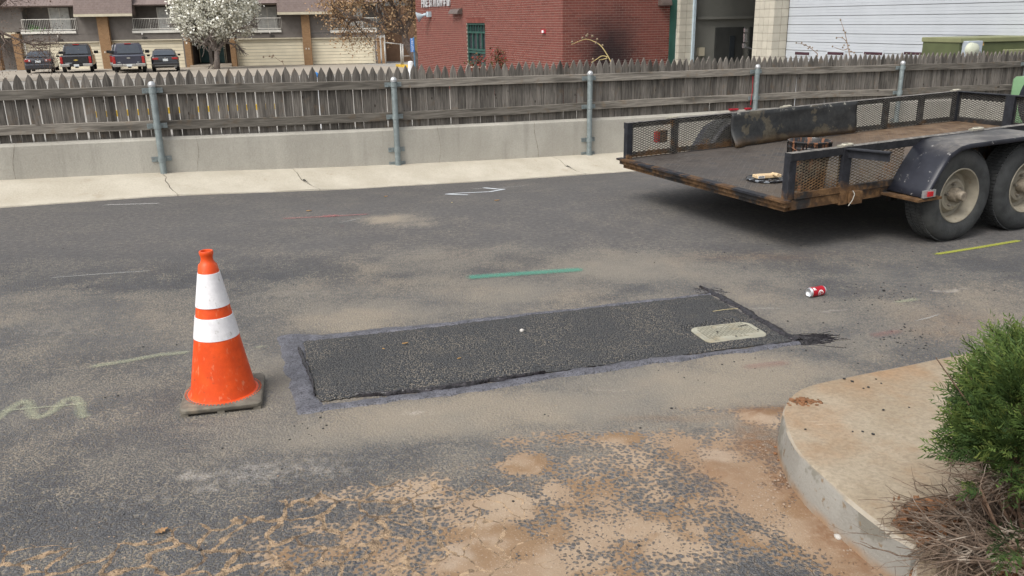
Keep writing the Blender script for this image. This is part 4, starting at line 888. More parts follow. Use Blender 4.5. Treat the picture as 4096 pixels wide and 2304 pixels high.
TB('top_rail', 'trailer_black', [(LT-.065, LT, .066, WT_-.066, RZ-.007, RZ), (LT-.007, LT, .066, WT_-.066, RZ-.085, RZ-.0072)])
def vpost(x, y, wx=.065, wy=.05, mat='trailer_black', z0=DZ+.002): TB('side_post', mat, [(x, x+wx, y, y+wy, z0, RZ-.0072)])
vpost(-.03, 0.007, .06, .06); vpost(.45, -.0125, .075, .05, z0=DZ-.09); vpost(-.03, WT_-.067, .06, .06)
for x in (.49, 1.2, 2.62, 3.2, 3.72): vpost(x, WT_-.052, .055, .045)
vpost(LT-.075, WT_-.075, .068, .068); vpost(LT-.07, 1.45, .06, .1); vpost(LT-.07, .75, .06, .08); vpost(LT-.075, .007, .068, .068); vpost(2.75, .007, .055, .045); vpost(3.5, .007, .055, .045)
TB('front_sill', 'trailer_rusty', [(LT-.03, LT, .02, WT_-.02, DZ+.0008, DZ+.05)])
def exmesh(name, A_, B_, z0, z1, pw_=.1, ph=.0215, wd=.0056, mat='mesh_metal'):
    "expanded-metal sheet between A and B (plan points): zig-zag strands"
    A_ = np.array(A_, float); B_ = np.array(B_, float); L = np.linalg.norm(B_-A_); d = (B_-A_)/L; nx = int(L/pw_); nz = int((z1-z0)/ph); V = []; Fs = []; dn = np.array([-d[1], d[0]])*.0014
    sx_, sz_ = L/nx, (z1-z0)/nz
    for r in range(nz):
        for s_ in (0, 1):           # one strand rising-falling, its mirror completes the diamonds
            for i in range(nx):
                for hseg in (0, 1):
                    u0 = (i+.5*hseg)*sx_; u1 = (i+.5*hseg+.5)*sx_; lo, hi = z0+r*sz_, z0+(r+1)*sz_; up_ = (hseg == 0) ^ (s_ == 1); za, zb_ = (lo, hi) if up_ else (hi, lo)
                    n0 = len(V)
                    for u, z in ((u0, za), (u1, zb_)):
                        p = A_+d*u
                        V += [(p[0]-dn[0], p[1]-dn[1], z-wd/2), (p[0]-dn[0], p[1]-dn[1], z+wd/2), (p[0]+dn[0], p[1]+dn[1], z+wd/2+.001), (p[0]+dn[0], p[1]+dn[1], z-wd/2+.001)]
                    Fs += [(n0, n0+1, n0+5, n0+4), (n0+1, n0+2, n0+6, n0+5), (n0+2, n0+3, n0+7, n0+6), (n0+3, n0, n0+4, n0+7)]
    o = TM(MB().add(V, Fs), name, mat, fix=False); tag(o, kind='stuff'); return o
metal_black('mesh_rust', 1.1, .6, (.1, .08, .055)); exmesh('mesh_panel', (.03, .018), (.45, .018), DZ+.03, RZ-.02, mat='mesh_rust'); exmesh('mesh_panel', (.525, .018), (1.08, .018), DZ+.03, RZ-.02, mat='mesh_rust'); exmesh('mesh_panel', (2.3, .018), (LT-.06, .018), DZ+.03, RZ-.02)
exmesh('mesh_panel', (.02, WT_-.07), (1.2, WT_-.07), DZ+.01, RZ-.01); exmesh('mesh_panel', (2.7, WT_-.07), (LT-.06, WT_-.07), DZ+.01, RZ-.01); exmesh('mesh_panel', (LT-.03, .06), (LT-.03, WT_-.06), DZ+.04, RZ-.02)
# dented solid plate on the far side
G = []
for i in range(41):
    row = []
    for j in range(9):
        u, v = i/40, j/8; x = 1.13+1.62*u; z = DZ+.01+(RZ+.003-DZ-.01)*v
        dn_ = .02*math.sin(u*9)*(1-v)+.015*(vnoise(u*7, v*3, 4)-.5)+(.10*math.exp(-((u-.02)/.06)**2-((v-.05)/.25)**2)); row.append((x, WT_-.085-dn_*(1 if v < .95 else .2), z))
    G.append(row)
so = TM(MB().grid(np.array(G)), 'side_plate', 'plate_panel', smooth='all'); md = so.modifiers.new('s', 'SOLIDIFY'); md.thickness = .006
# far-side fender seen through the mesh
def fender(y0, y1, x0, x1, name, dn=0.):
    pr = [(x0-.02, .37), (x0+.02, .42), (x0+.11, .56), (x0+.2, .67), (x0+.3, .715), (x0+.4, .727), (x1-.4, .727), (x1-.3, .715), (x1-.2, .67), (x1-.11, .56), (x1-.02, .42), (x1+.02, .37)]
    ys_ = [y0, y0+.012, y0+.05, (y0+y1)/2, y1]; dz = [-.035, -.006, 0, .004, .006]; G = np.array([[(x, y, z+d_) for y, d_ in zip(ys_, dz)] for x, z in pr])
    G = G+np.array([0, 0, dn]); o = TM(MB().grid(G), name, 'fender_paint', smooth=50); md = o.modifiers.new('s', 'SOLIDIFY'); md.thickness = .007; return o
fender(-.345, .0, .94, 2.49, 'fender'); fender(WT_+.3, WT_+.02, .94, 2.49, 'fender', -.10)
mb = MB(); mb.prism([(1.02, -.001, .35), (1.12, -.001, .53), (1.24, -.001, .675), (1.34, -.001, .70), (2.12, -.001, .70), (2.22, -.001, .675), (2.33, -.001, .53), (2.43, -.001, .35)], (0, .006, 0)); TM(mb, 'wheel_well', 'trailer_rusty')
mb = MB(); mb.box(.86, 1.1, -.345, -.0045, .345, .362); TM(mb, 'fender_step', 'trailer_rusty')
# marker lamp on its plate
mk = TB('marker_lamp', 'chrome_dull', [(.9, 1.02, -.352, -.335, .372, .425)]); o = TB('lens', 'lens_red', [(.935, .985, -.362, -.3525, .381, .416)], mk); 
TB('stake_pocket', 'trailer_rusty', [(.53, .62, -.06, -.0126, DZ-.085, DZ+.005)])
mb = MB(); mb.bar((.49, -.0, RZ-.045), (.58, -.3, RZ-.045), .012, .06); mb.bar((.49, 0, RZ-.012), (.58, -.3, RZ-.012), .06, .008); TM(mb, 'outrigger_arm', 'trailer_black')
mb = MB(); mb.tube([(.53, -.05, .42), (.525, -.075, .40), (.5, -.085, .36), (.47, -.08, .32)], .003, 5); TM(mb, 'loose_wire', 'wire')
def dring(x, y):
    mb = MB(); mb.box(x-.045, x-.005, y-.02, y+.02, RZ+.0005, RZ+.012); mb.tube([(x+.035+.045*math.cos(a_), y+.03*math.sin(a_), RZ+.012) for a_ in np.linspace(0, 2*math.pi, 17)], .007, 6); TM(mb, 'tie_ring', 'ring_steel', smooth=40)
dring(.48, .033); dring(1.85, .04); dring(.46, WT_-.03); dring(1.83, WT_-.03); dring(4.24, WT_-.03)
tl = TB('tail_lamp', 'trailer_black', [(.375, .46, WT_+.003, WT_+.05, .51, .62)]); TB('lens', 'lens_red', [(.345, .374, WT_-.0, WT_+.06, .515, .615)], tl)
# wheels
def wheel(x, y, side):
    R = .352; W = .2; t = 'y'; s_ = side
    prof = [(.205, .0), (.235, -.012), (.275, -.016), (.31, -.010), (.335, .008), (.347, .03), (R, .055), (R, W-.055), (.347, W-.03), (.335, W-.008), (.29, W+.01), (.22, W), (.205, W-.02)]
    mb = MB().lathe([(r, z*s_) for r, z in prof], 64, (0, 0, 0), 'y', True)
    w_ = mb.build('wheel', 'tyre_rubber', tr, 40, local=True); w_.location = (x, y, R)
    PM[w_] = PM[tr] @ Matrix.Translation(w_.location)
    mb = MB()
    for k in range(80):                                                # tread blocks on both shoulders
        a_ = 2*math.pi*k/80; d = np.array([math.cos(a_), 0, math.sin(a_)]); tn_ = np.array([-math.sin(a_), 0, math.cos(a_)])
        for yy in (.047, .1, .153): mb.obox(d*(R+.001)+np.array([0, yy*s_, 0]), d*.004, tn_*.0095, np.array([0, .021, 0]))
    mb.v = [(v[0], v[1], max(v[2], -R)) for v in mb.v]
    tag(mb.build('tread', 'tyre_rubber', w_, local=True), kind='stuff')
    mb = MB().lathe([(r, z*s_) for r, z in ((.208, .0), (.203, -.006), (.196, -.003), (.19, .02), (.178, .04), (.172, .09), (.15, .10), (.135, .085), (.118, .055), (.1, .05), (.085, .06), (.06, .062), (.0, .062))], 48, (0, 0, 0), 'y', True); mb.build('rim', 'rim_dusty', w_, 40, local=True)
    mb = MB().lathe([(r, z*s_) for r, z in ((.056, .06), (.054, .02), (.05, .005), (.04, .0), (.037, -.035), (.03, -.042), (0, -.042))], 24, (0, 0, 0), 'y', True); mb.build('hub', 'hub_grease', w_, 40, local=True)
    for k in range(5):
        a_ = 2*math.pi*k/5+.5; c = np.array([.082*math.cos(a_), .045*s_, .082*math.sin(a_)]); MB().tube([c+np.array([0, .015*s_, 0]), c-np.array([0, .012*s_, 0])], .011, 6).build('lug_nut', 'lug', w_, local=True)
for x in (1.37, 2.13): wheel(x, -.275, 1); wheel(x, WT_+.275, -1)
TB('axle', 'trailer_rusty', [(1.31, 1.36, .02, WT_-.02, .27, .32)]); TB('axle', 'trailer_rusty', [(2.07, 2.12, .02, WT_-.02, .27, .32)])
for hb in ((1.05, 1.12, .06, .10, .26, .333), (1.66, 1.75, .06, .10, .24, .333), (2.3, 2.37, .06, .10, .26, .333)): TB('hanger', 'trailer_rusty', [hb])
TB('tongue', 'trailer_black', [(LT+.001, LT+1.3, 1.0, 1.2, DZ-.08, DZ-.01)])
# ------------------------------------------------------------------ things riding on / by the trailer
def TP(x, y, z): return TRO+e1*x+e2*y+ez*(z+SL*x)
q = NB('tarry_bucket'); m_ = q.noise(22, 5, .65, q.map(q.pos, (1, 1, .25))); q.fin(q.mix(q.rng(m_, .5, .6), (.012, .012, .013), (.2, .085, .04)), q.rng(m_, .5, .6, .28, .75), 0, .5); q.bump(m_, .004, .6)
simple('tar_pool', (.008, .008, .009), .12, .3, 10, .01, 14, spec=.6)
bc = TP(.37, .255, DZ+.001); bk = thing('bucket', bc, 0, 'tar-covered black bucket standing on the trailer deck', 'bucket')
BR = .152
MB().lathe([(.0, .0), (.128, .0), (.132, .004), (.145, .25), (.149, .255), (.149, .268), (.147, .272), (.149, .30), (.153, .304), (.153, .316), (.150, .32), (.152, .345), (.158, .349), (.158, .358), (.148, .36), (.144, .355), (.143, .27), (0, .27)], 48).build('pail', 'tarry_bucket', bk, 40, local=True)
mb = MB(); G = np.array([[(.143*r*math.cos(a_), .143*r*math.sin(a_), .295+.03*(fbm(3*r*math.cos(a_)+5, 3*r*math.sin(a_), 2)-.4)+.025*(1-r)) for a_ in np.linspace(0, 2*math.pi, 40)] for r in (0.02, .2, .4, .6, .8, 1.)]); mb.grid(G); mb.build('tar_fill', 'tar_pool', bk, 'all', local=True)
MB().tube([(.15*math.cos(a_), -.15+.02*math.sin(a_*3)*0-.012*math.sin(math.pi*t)-.0, .335-.07*math.sin(math.pi*t)) if False else (.158*math.cos(math.pi*(1+t)), .158*math.sin(math.pi*(1+t))-.004, .335-.06*math.sin(math.pi*t)) for t, a_ in zip(np.linspace(0, 1, 16), np.linspace(0, 1, 16))], .0035, 6).build('handle', 'tarry_bucket', bk, 40, local=True)
mb = MB(); rs = np.random.RandomState(3)
for k in range(26):
    a_ = rs.uniform(0, 6.28); L = rs.uniform(.03, .14); r = .1565; mb.tube([(r*math.cos(a_), r*math.sin(a_), .345), ((r-.004)*math.cos(a_), (r-.004)*math.sin(a_), .345-L*.6), ((r-.009)*math.cos(a_), (r-.009)*math.sin(a_), .345-L)], [.006, .005, .003], 5)
tag(mb.build('tar_drips', 'tar_pool', bk, 40, local=True), kind='stuff')
lc2 = TP(.35, .665, DZ+.001); ld = thing('tar_lid', lc2, 0, 'tar-smeared round lid lying on the trailer deck', 'pan')  # round bucket lid smeared with tar, built as a shallow disc
q = NB('lid_tarry'); m_ = q.noise(26, 4, .6); q.fin(q.mix(q.rng(m_, .52, .6), (.012, .012, .014), (.2, .22, .25)), .22, 0, .6); q.bump(m_, .01, .8)
MB().lathe([(.0, .0), (.158, .0), (.162, .004), (.162, .014), (.156, .018), (.15, .012), (.14, .010), (.0, .012)], 48).build('lid_disc', 'lid_tarry', ld, 40, local=True)
q = NB('new_wood'); o_ = q.obj(); g_ = q.noise(1, 4, .6, q.map(o_, (8, 60, 60))); q.fin(q.mix(q.rng(g_, .3, .7), (.55, .4, .235), (.66, .51, .32)), .6, 0, .3)
fl = thing('wooden_float', lc2+ez*.02, math.radians(14), 'new wooden float with a knob handle lying on the tar-smeared lid', 'float')
MB().bev(-.105, .105, -.042, .042, .0, .024, .003).build('board', 'new_wood', fl, local=True)
mb = MB().lathe([(.0, -.055), (.013, -.055), (.0155, -.05), (.014, -.02), (.012, 0), (.013, .03), (0, .03)], 20, axis='y'); mb.v = [(x+.035, y-.052, z+.03) for x, y, z in mb.v]; mb.build('handle', 'new_wood', fl, 40, local=True)
simple('sticker', (.78, .78, .78), .5, .04); simple('ink', (.03, .03, .035), .6, .1)
st_ = MB().box(-.1, -.045, -.0435, -.0422, .003, .021).build('barcode_label', 'sticker', fl, local=True)
mb = MB(); x = -.095
for k, w_ in enumerate((1, 2, 1, 1, 3, 1, 2, 1, 2, 1, 1, 3, 1)): mb.box(x, x+w_*.0011, -.0442, -.0436, .006, .019); x += w_*.0011+.0018
tag(mb.build('barcode_bars', 'ink', st_, local=True), kind='stuff')
simple('bin_green', (.15, .27, .14), .5, .1, 10, .002, 60); simple('dark_void', (.03, .05, .035), .8); simple('navy_rubber', (.014, .016, .026), .6, .2, 12)
bp = TP(5.35, 2.05, 0); bp[2] = float(gz(bp[0], bp[1])); gb = thing('plastic_bin', bp, AF, 'light green moulded plastic bin standing beyond the trailer front', 'bin')
HT = .93-bp[2]
MB().bev(-.02, .5, -.25, .25, 0, HT, .035).build('bin_body', 'bin_green', gb, 40, local=True)
for k in range(4):
    for j in range(2): MB().box(-.024, -.0195, -.13+j*.09+.0, -.13+j*.09+.05, HT-.14-k*.19, HT-.06-k*.19).build('moulded_slot', 'dark_void', gb, local=True)
for k in range(3): MB().box(.05+k*.13, .13+k*.13, -.2535, -.2495, HT-.2, HT-.07).build('moulded_slot', 'dark_void', gb, local=True)
sp = thing('spare_tyre', TP(4.62, 1.27, 0), AF, 'dark tyre standing upright beyond the trailer front rail', 'tyre')
R = .36; zc = .565+.1
MB().lathe([(.2, -.1), (.3, -.105), (.345, -.08), (R, -.04), (R, .04), (.345, .08), (.3, .105), (.2, .1), (.19, 0)], 48, axis='x').build('tyre', 'navy_rubber', sp, 40, local=True).location = (0, 0, zc)
MB().box(-.2, .04, -.03, .03, .3, zc-.19).build('bracket', 'trailer_black', sp, local=True)
# red rope and cloth on the fence post behind the trailer
simple('red_cloth', (.38, .015, .03), .7, .2, 30)
rp = thing('red_cord', EP(PA[4], EW-.0, .5), 0, 'thin red cord hanging down the fence post with red cloth scraps on the wall', 'cord')
a_, z_ = on2(3012, 305, EW-.02); a2, z2 = on2(3002, 420, EW-.02)
MB().tube([EP(a_, EW-.02, z_), EP((a_+a2)/2+.01, EW-.022, (z_+z2)/2), EP(a2, EW-.02, z2)], .0045, 6).build('cord', 'red_cloth', rp)
for x0, x1, yy in ((2928, 2960, 428), (2992, 3012, 421)):
    (p_, zp), (p2, zp2) = on2(x0, yy, EW-.03), on2(x1, yy-2, EW-.03); MB().obox(EP((p_+p2)/2, EW+.02, float(zt(p_))+.008), e1*(p2-p_)/2, e2*.025, ez*.01).build('cloth_scrap', 'red_cloth', rp)
# ================================================================== LOWER LOT BEHIND THE FENCE
def zlot(y): return -.34-.0225*(y-10)
def lotp(x, y):
    d = ray(x, y); t = (-.34-.0225*(CO[1]-10)-H)/(d[2]+.0225*d[1]); return CO+t*d
q = NB('lot_asphalt'); n_ = q.noise(.5, 5, .6); f = q.noise(30, 4, .6); q.fin(q.mix(q.rng(f, .3, .7), q.mix(q.rng(n_, .35, .65), (.23, .22, .2), (.28, .265, .24)), (.3, .285, .26)), .9, 0, .3)
q = NB('lot_concrete'); n_ = q.noise(.8, 5, .6); f = q.noise(14, 4, .6); q.fin(q.mix(q.rng(f, .3, .7), q.mix(q.rng(n_, .35, .65), (.27, .235, .19), (.34, .3, .25)), (.33, .29, .24)), .9, 0, .3)
G = []
for b in (EW+.15, 12, 16, 22, 30, 40, 55, 75, 110, 220):
    G.append([])
    for a in (-220, -80, -40, -20, -8, 0, 8, 16, 30, 60, 120, 220):
        p = EP(a, b, 0); G[-1].append((p[0], p[1], zlot(min(p[1], 76)) if p[1] > 4 else zlot(4)))
tag(MB().grid(np.array(G)).build('parking_lot', 'lot_asphalt', fix=False), kind='structure')
_d2 = ray(25800, 75-.015*23752); YH = math.atan2(_d2[1], _d2[0]); hd = np.array([math.cos(YH), math.sin(YH), 0]); hw = np.array([-math.sin(YH), math.cos(YH), 0]); HP0 = atz(800, 200, 68.); HP0[2] = 0
def hp(x, y, w=0.):
    d = ray(x, y); t = ((HP0-CO)@hw+w)/(d@hw); p = CO+t*d; return (p-HP0)@hd, p[2]
def HPt(u, w, z): return HP0+hd*u+hw*w+ez*z
# concrete driveways in front of the garages
G = [[HPt(u, w, zlot((HP0+hd*u+hw*w)[1])+.02) for u in (-40, -15, 0, 8, 15, 22)] for w in (-23, -12, -5, 0, 12)]
tag(MB().grid(np.array(G)).build('driveway', 'lot_concrete', fix=False), kind='structure')
simple('yellow_paint', (.55, .36, .04), .8, .2, 6)
pts = [lotp(*q_) for q_ in ((380, 470), (700, 452), (1100, 436))]; mb = MB()
for k in range(2): mb.bar(pts[k]+ez*.07, pts[k+1]+ez*.07, .16, .16)
tag(mb.build('yellow_kerb', 'yellow_paint', origin=pts[0]), kind='structure')
a_, b_ = lotp(1590, 268), lotp(1640, 272); tag(MB().bar(a_+ez*.1, b_+ez*.1, .25, .2).build('wheel_stop', 'yellow_paint', origin=a_), 'yellow painted concrete wheel stop near the blue sign', 'wheel stop')

# ================================================================== GARAGE TOWNHOUSES
simple('stucco_and_gap_shade', (.15, .134, .122), .9, .1, 2.5, .01, 40); simple('stucco_rust', (.17, .1, .062), .9, .12, 2, .01, 40); simple('trim_cream', (.52, .47, .36), .7, .08, 3); simple('trim_white', (.62, .6, .55), .7, .08, 3); simple('door_cream', (.66, .6, .46), .65, .06, 1.2); simple('door_teal', (.04, .1, .105), .55, .12, 3); simple('rail_white', (.62, .6, .55), .6, .05); simple('curtain', (.5, .5, .48), .9, .15, 3); simple('dark_recess', (.045, .036, .032), .9, .2, 3); simple('glass_dark', (.03, .035, .04), .08, .2, 2, spec=.6); simple('lamp_grey', (.55, .53, .5), .5); simple('number_ink', (.02, .02, .02), .6)
q = NB('pillar_brick'); o_ = q.obj(); br = q.n('TexBrick'); q.l(q.map(o_, (1, 1, 1), (0, 0, 0), (math.radians(90), 0, 0)), br.inputs['Vector']); br.inputs['Color1'].default_value = (.23, .135, .07, 1); br.inputs['Color2'].default_value = (.28, .17, .09, 1); br.inputs['Mortar'].default_value = (.28, .2, .13, 1); br.inputs['Scale'].default_value = 2.6; br.inputs['Mortar Size'].default_value = .015; q.fin(br.outputs['Color'], .9, 0, .2)
q = NB('shingles'); o_ = q.obj(); br = q.n('TexBrick'); q.l(q.map(o_, (1, 1, 1), (0, 0, 0), (math.radians(60), 0, 0)), br.inputs['Vector']); br.inputs['Color1'].default_value = (.16, .125, .115, 1); br.inputs['Color2'].default_value = (.21, .165, .15, 1); br.inputs['Mortar'].default_value = (.1, .08, .07, 1); br.inputs['Scale'].default_value = 2.2; br.inputs['Mortar Size'].default_value = .012; q.fin(q.mix(q.rng(q.noise(8, 5, .65), .35, .7), br.outputs['Color'], (.2, .16, .15)), .95, 0, .2)
th = thing('townhouse_row', (HP0[0], HP0[1], -1.7), YH, 'row of brown townhouses with cream garage doors and balconies', 'building')
ZB = -1.7
def HB(name, mat, x0, x1, y0, y1, w0, w1, parent=None, plane=0., zmin=None, smooth=False):
    "box on the facade given by photo pixels measured on plane w=plane"
    ym = (y0+y1)/2; u0, u1 = hp(x0, ym, plane)[0], hp(x1, ym, plane)[0]; xm = (x0+x1)/2; z1 = hp(xm, y0, plane)[1]; z0 = hp(xm, y1, plane)[1] if zmin is None else zmin
    o = MB().box(u0, u1, w0, w1, z0-ZB, z1-ZB).build(name, mat, parent or th, local=True); return o, (u0, u1, z0-ZB, z1-ZB)
# storey-high walls over the garages, with the balcony recesses left open
UL, UR = hp(60, 200)[0], hp(1535, 200)[0]
def wallbox(x0, x1, y0, y1, w0=0., w1=.25, mat='stucco_and_gap_shade', name='wall'): return HB(name, mat, x0, x1, y0, y1, w0, w1)
wallbox(97, 448, 137, 168); wallbox(448, 745, 133, 158); wallbox(946, 1222, 132, 154); wallbox(1222, 1502, 132, 151)
wallbox(300, 530, 62, 136.5); wallbox(1120, 1322, 50, 131.5)
for x0, x1, yt, yb in ((85, 302, 22, 138), (530, 738, 20, 134), (968, 1122, 18, 133), (1322, 1504, 18, 133)):
    HB('balcony_back', 'stucco_and_gap_shade', x0-2, x1+2, yt-25, yb, 1.3, 1.5); HB('balcony_ceiling', 'dark_recess', x0, x1, yt-4, yt+1, .02, 1.29)
    HB('balcony_slab', 'trim_white', x0, x1+4, yb-13, yb-3, -.1, 1.29)
    HB('balcony_side', 'stucco_and_gap_shade', x0-3, x0, yt, yb-13, .26, 1.29); HB('balcony_side', 'stucco_and_gap_shade', x1, x1+3, yt, yb-13, .26, 1.29)
    HB('header', 'trim_cream', x0-3, x1+3, yt-5, yt+1.5, -.05, .019)
    cx = x0+(x1-x0)*(.62 if x0 < 1000 else .5); HB('sliding_door', 'curtain', cx-38, cx+38, yt+8, yb-14, 1.22, 1.295); HB('door_jamb', 'trim_white', cx-44, cx-38.5, yt+8, yb-14, 1.2, 1.294); HB('door_jamb', 'trim_white', cx-1.5, cx+1.5, yt+8, yb-14, 1.19, 1.219)
    _, (u0, u1, z0, z1) = HB('handrail', 'rail_white', x0, x1+2, yb-62, yb-59.5, -.08, -.03); HB('rail_foot', 'rail_white', x0, x1+2, yb-20, yb-17, -.08, -.03)
    zf = z0; zl = hp((x0+x1)/2, yb-18.5)[1]-ZB; mb = MB(); n_ = int((u1-u0)/.125)
    for i in range(n_+1): u = u0+(u1-u0)*i/n_; r_ = .026 if i % 10 == 0 else .013; mb.box(u-r_/2, u+r_/2, -.065, -.045, zl, zf)
    tag(mb.build('balusters', 'rail_white', th, local=True), kind='stuff')
# garage doors made of boards
for x0, x1, y0, y1, num in ((100, 412, 172, 283, '3258'), (442, 742, 162, 272, '3254'), (947, 1220, 156, 264, '3252'), (1243, 1500, 153.5, 260, '3260')):
    _, (u0, u1, z0, z1) = HB('garage_trim', 'trim_cream', x0, x1, y0-4, y0+.5, -.04, .03)
    HB('garage_trim', 'trim_cream', x0, x0+6, y0+.6, y1, -.04, .03, zmin=ZB+.01); HB('garage_trim', 'trim_cream', x1-6, x1, y0+.6, y1, -.04, .03, zmin=ZB+.01)
    ua, ub = hp(x0+6, 220)[0], hp(x1-6, 220)[0]; zt_ = z0-.002; dr = link('garage_door', MB().box(ua, ub, .16, .2, .01, zt_).mesh('garage_door', 'stucco_and_gap_shade'), th, local=True); PM[dr] = PM[th]  # dark brown backing paints in the shadow of the gaps between boards
    nb_ = 8; hh_ = (zt_-.02)/nb_
    for k in range(nb_): MB().bev(ua, ub, .135, .16, .02+k*hh_, .02+(k+1)*hh_-.022, .008).build('board', 'door_cream', dr, local=True)
    me = text_mesh(num, .21, .01, 'number_ink', .004); o = link('house_number', me, th, local=True); un = (ua+ub)/2-(0 if x0 > 900 else .3); o.location = (un, -.012, z1+.06); o.rotation_euler = (math.radians(90), 0, 0)
    MB().lathe([(.0, 0), (.06, .01), (.07, .1), (.04, .16), (0, .17)], 12, (un+.1, -.09, z1+.36)).build('wall_lamp', 'lamp_grey', th, 40, local=True)
for x0, x1, y0, y1 in ((63, 96, 135, 283), (404, 449, 62, 280), (742.5, 768, 127, 272), (1211, 1246, 58, 262), (1508, 1522, 150, 262), (1526, 1540, 150, 260)): HB('brick_pillar', 'pillar_brick', x0+1, x1-1, y0, y1, -.35, .24, zmin=ZB)
HB('brick_pillar', 'pillar_brick', 925, 946, 152, 266, -.35, 1.8, zmin=ZB)
HB('downspout', 'stucco_and_gap_shade', 1500, 1507, 132, 260, -.12, -.02, zmin=ZB); HB('downspout', 'stucco_and_gap_shade', 735.5, 742, 130, 272, -.12, -.045, zmin=ZB)
HB('wall_switch', 'trim_white', 423, 427, 205, 211, -.37, -.351); HB('wall_switch', 'trim_white', 436, 440, 205, 211, -.37, -.351); HB('wall_switch', 'trim_white', 1224, 1228, 191, 197, -.37, -.351); HB('wall_switch', 'trim_white', 1235, 1239, 191, 197, -.37, -.351)
# entries between the garages
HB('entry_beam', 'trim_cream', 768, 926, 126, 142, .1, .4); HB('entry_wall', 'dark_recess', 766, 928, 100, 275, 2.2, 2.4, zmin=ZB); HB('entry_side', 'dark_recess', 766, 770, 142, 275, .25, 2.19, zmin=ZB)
for x0, x1 in ((776, 822), (838, 880), (884, 910)):
    HB('entry_door', 'door_teal' if x0 < 880 else 'dark_recess', x0+3, x1-2, 162, 255, 2.12, 2.19); HB('door_frame', 'trim_cream', x0, x0+2.8, 160, 255, 2.1, 2.18); HB('door_frame', 'trim_cream', x1-1.8, x1, 160, 255, 2.1, 2.18)
HB('entry_post', 'stucco_and_gap_shade', 822, 836, 142, 262, 1.2, 1.9, zmin=ZB); HB('upper_wall', 'stucco_and_gap_shade', 738, 968, 20, 125.5, .45, .65); HB('entry_landing', 'lot_concrete', 766, 930, 258, 268, -.5, 2.19, zmin=ZB-.1)
HB('upper_window', 'curtain', 800, 880, 50, 118, .40, .449)
HB('entry_wall', 'stucco_and_gap_shade', -160, 62, 130, 290, 1.5, 1.7, zmin=ZB); HB('entry_door', 'door_teal', 38, 60, 160, 280, 1.4, 1.49, zmin=ZB); HB('brick_pillar', 'pillar_brick', -25, 4, 135, 290, -.3, .24, zmin=ZB); HB('entry_beam', 'trim_cream', 4, 63, 130, 152, -.05, .3); HB('upper_wall', 'stucco_and_gap_shade', -160, 84, 10, 129, .3, .5)
# end gable wall set back on the right
HB('end_wall', 'stucco_rust', 1541, 1800, 20, 256, 2.5, 2.8, zmin=ZB); HB('brick_pillar', 'pillar_brick', 1663, 1680, 143, 240, 2.2, 2.49, zmin=ZB)
# roof: high plane behind plus mansard aprons dropping over the solid bays
def roofpoly(name, x0, x1, ye, w0, w1, rise):
    u0, u1 = hp(x0, ye, w0)[0], hp(x1, ye, w0)[0]; z0 = hp((x0+x1)/2, ye, w0)[1]-ZB
    o = MB().prism([(u0, w0, z0), (u1, w0, z0), (u1, w1, z0+rise), (u0, w1, z0+rise)], (0, .12, -.1)).build(name, 'shingles', th, local=True); return o, (u0, u1, z0)
rf, _ = roofpoly('roof', -200, 1545, 17, -.35, 5.5, 3.6)
for x0, x1, ye in ((293, 528, 55), (1108, 1326, 47)):
    ap, (u0, u1, z0) = roofpoly('roof_apron', x0, x1, ye, -.75, -.18, 1.45); MB().box(u0, u1, -.8, -.72, z0-.2, z0-.01).build('fascia', 'trim_cream', th, local=True)
    for u in (u0, u1): MB().prism([(u, -.74, z0-.1), (u, -.2, z0+1.3), (u, .3, z0+1.3), (u, .3, z0-.1)], (.05 if u == u0 else -.05, 0, 0)).build('apron_cheek', 'shingles', th, local=True)

# ================================================================== PARKED VEHICLES
def paint(name, c): simple(name, c, .22, .08, 6, spec=.6, Coat_Weight=.6)
paint('paint_blackish', (.012, .013, .018)); paint('paint_black2', (.009, .01, .014)); paint('paint_bluegrey', (.03, .033, .055)); paint('paint_slate', (.018, .022, .032))
simple('tail_red', (.36, .02, .018), .25, .2, 20, spec=.6); simple('plate_white', (.62, .66, .68), .5, .1, 60); simple('chrome', (.4, .39, .37), .35, .1, 10, metal=.6); simple('car_tyre', (.02, .02, .021), .85, .2, 20); simple('window_tint', (.045, .055, .07), .06, .1, 4, spec=.8); simple('badge_gold', (.6, .45, .12), .35, .1, metal=.4); simple('wheel_alloy', (.3, .3, .3), .4, .2, metal=.5); simple('trim_black', (.014, .014, .015), .6)
def ring_xz(hw_, z0, z1, r, y, n=3):
    o = []
    for cx_, cz_, a0 in ((hw_-r, z1-r, 0), (-hw_+r, z1-r, 90), (-hw_+r, z0+r, 180), (hw_-r, z0+r, 270)):
        for k in range(n+1): t = math.radians(a0+90*k/n); o.append((cx_+r*math.cos(t), y, cz_+r*math.sin(t)))
    return o
def loft(rings):
    n_ = len(rings[0]); mb = MB(); mb.add([p for r in rings for p in r], [tuple(range(n_)), tuple(range((len(rings)-1)*n_, len(rings)*n_))]+[(k*n_+i, k*n_+(i+1) % n_, (k+1)*n_+(i+1) % n_, (k+1)*n_+i) for k in range(len(rings)-1) for i in range(n_)]); return mb
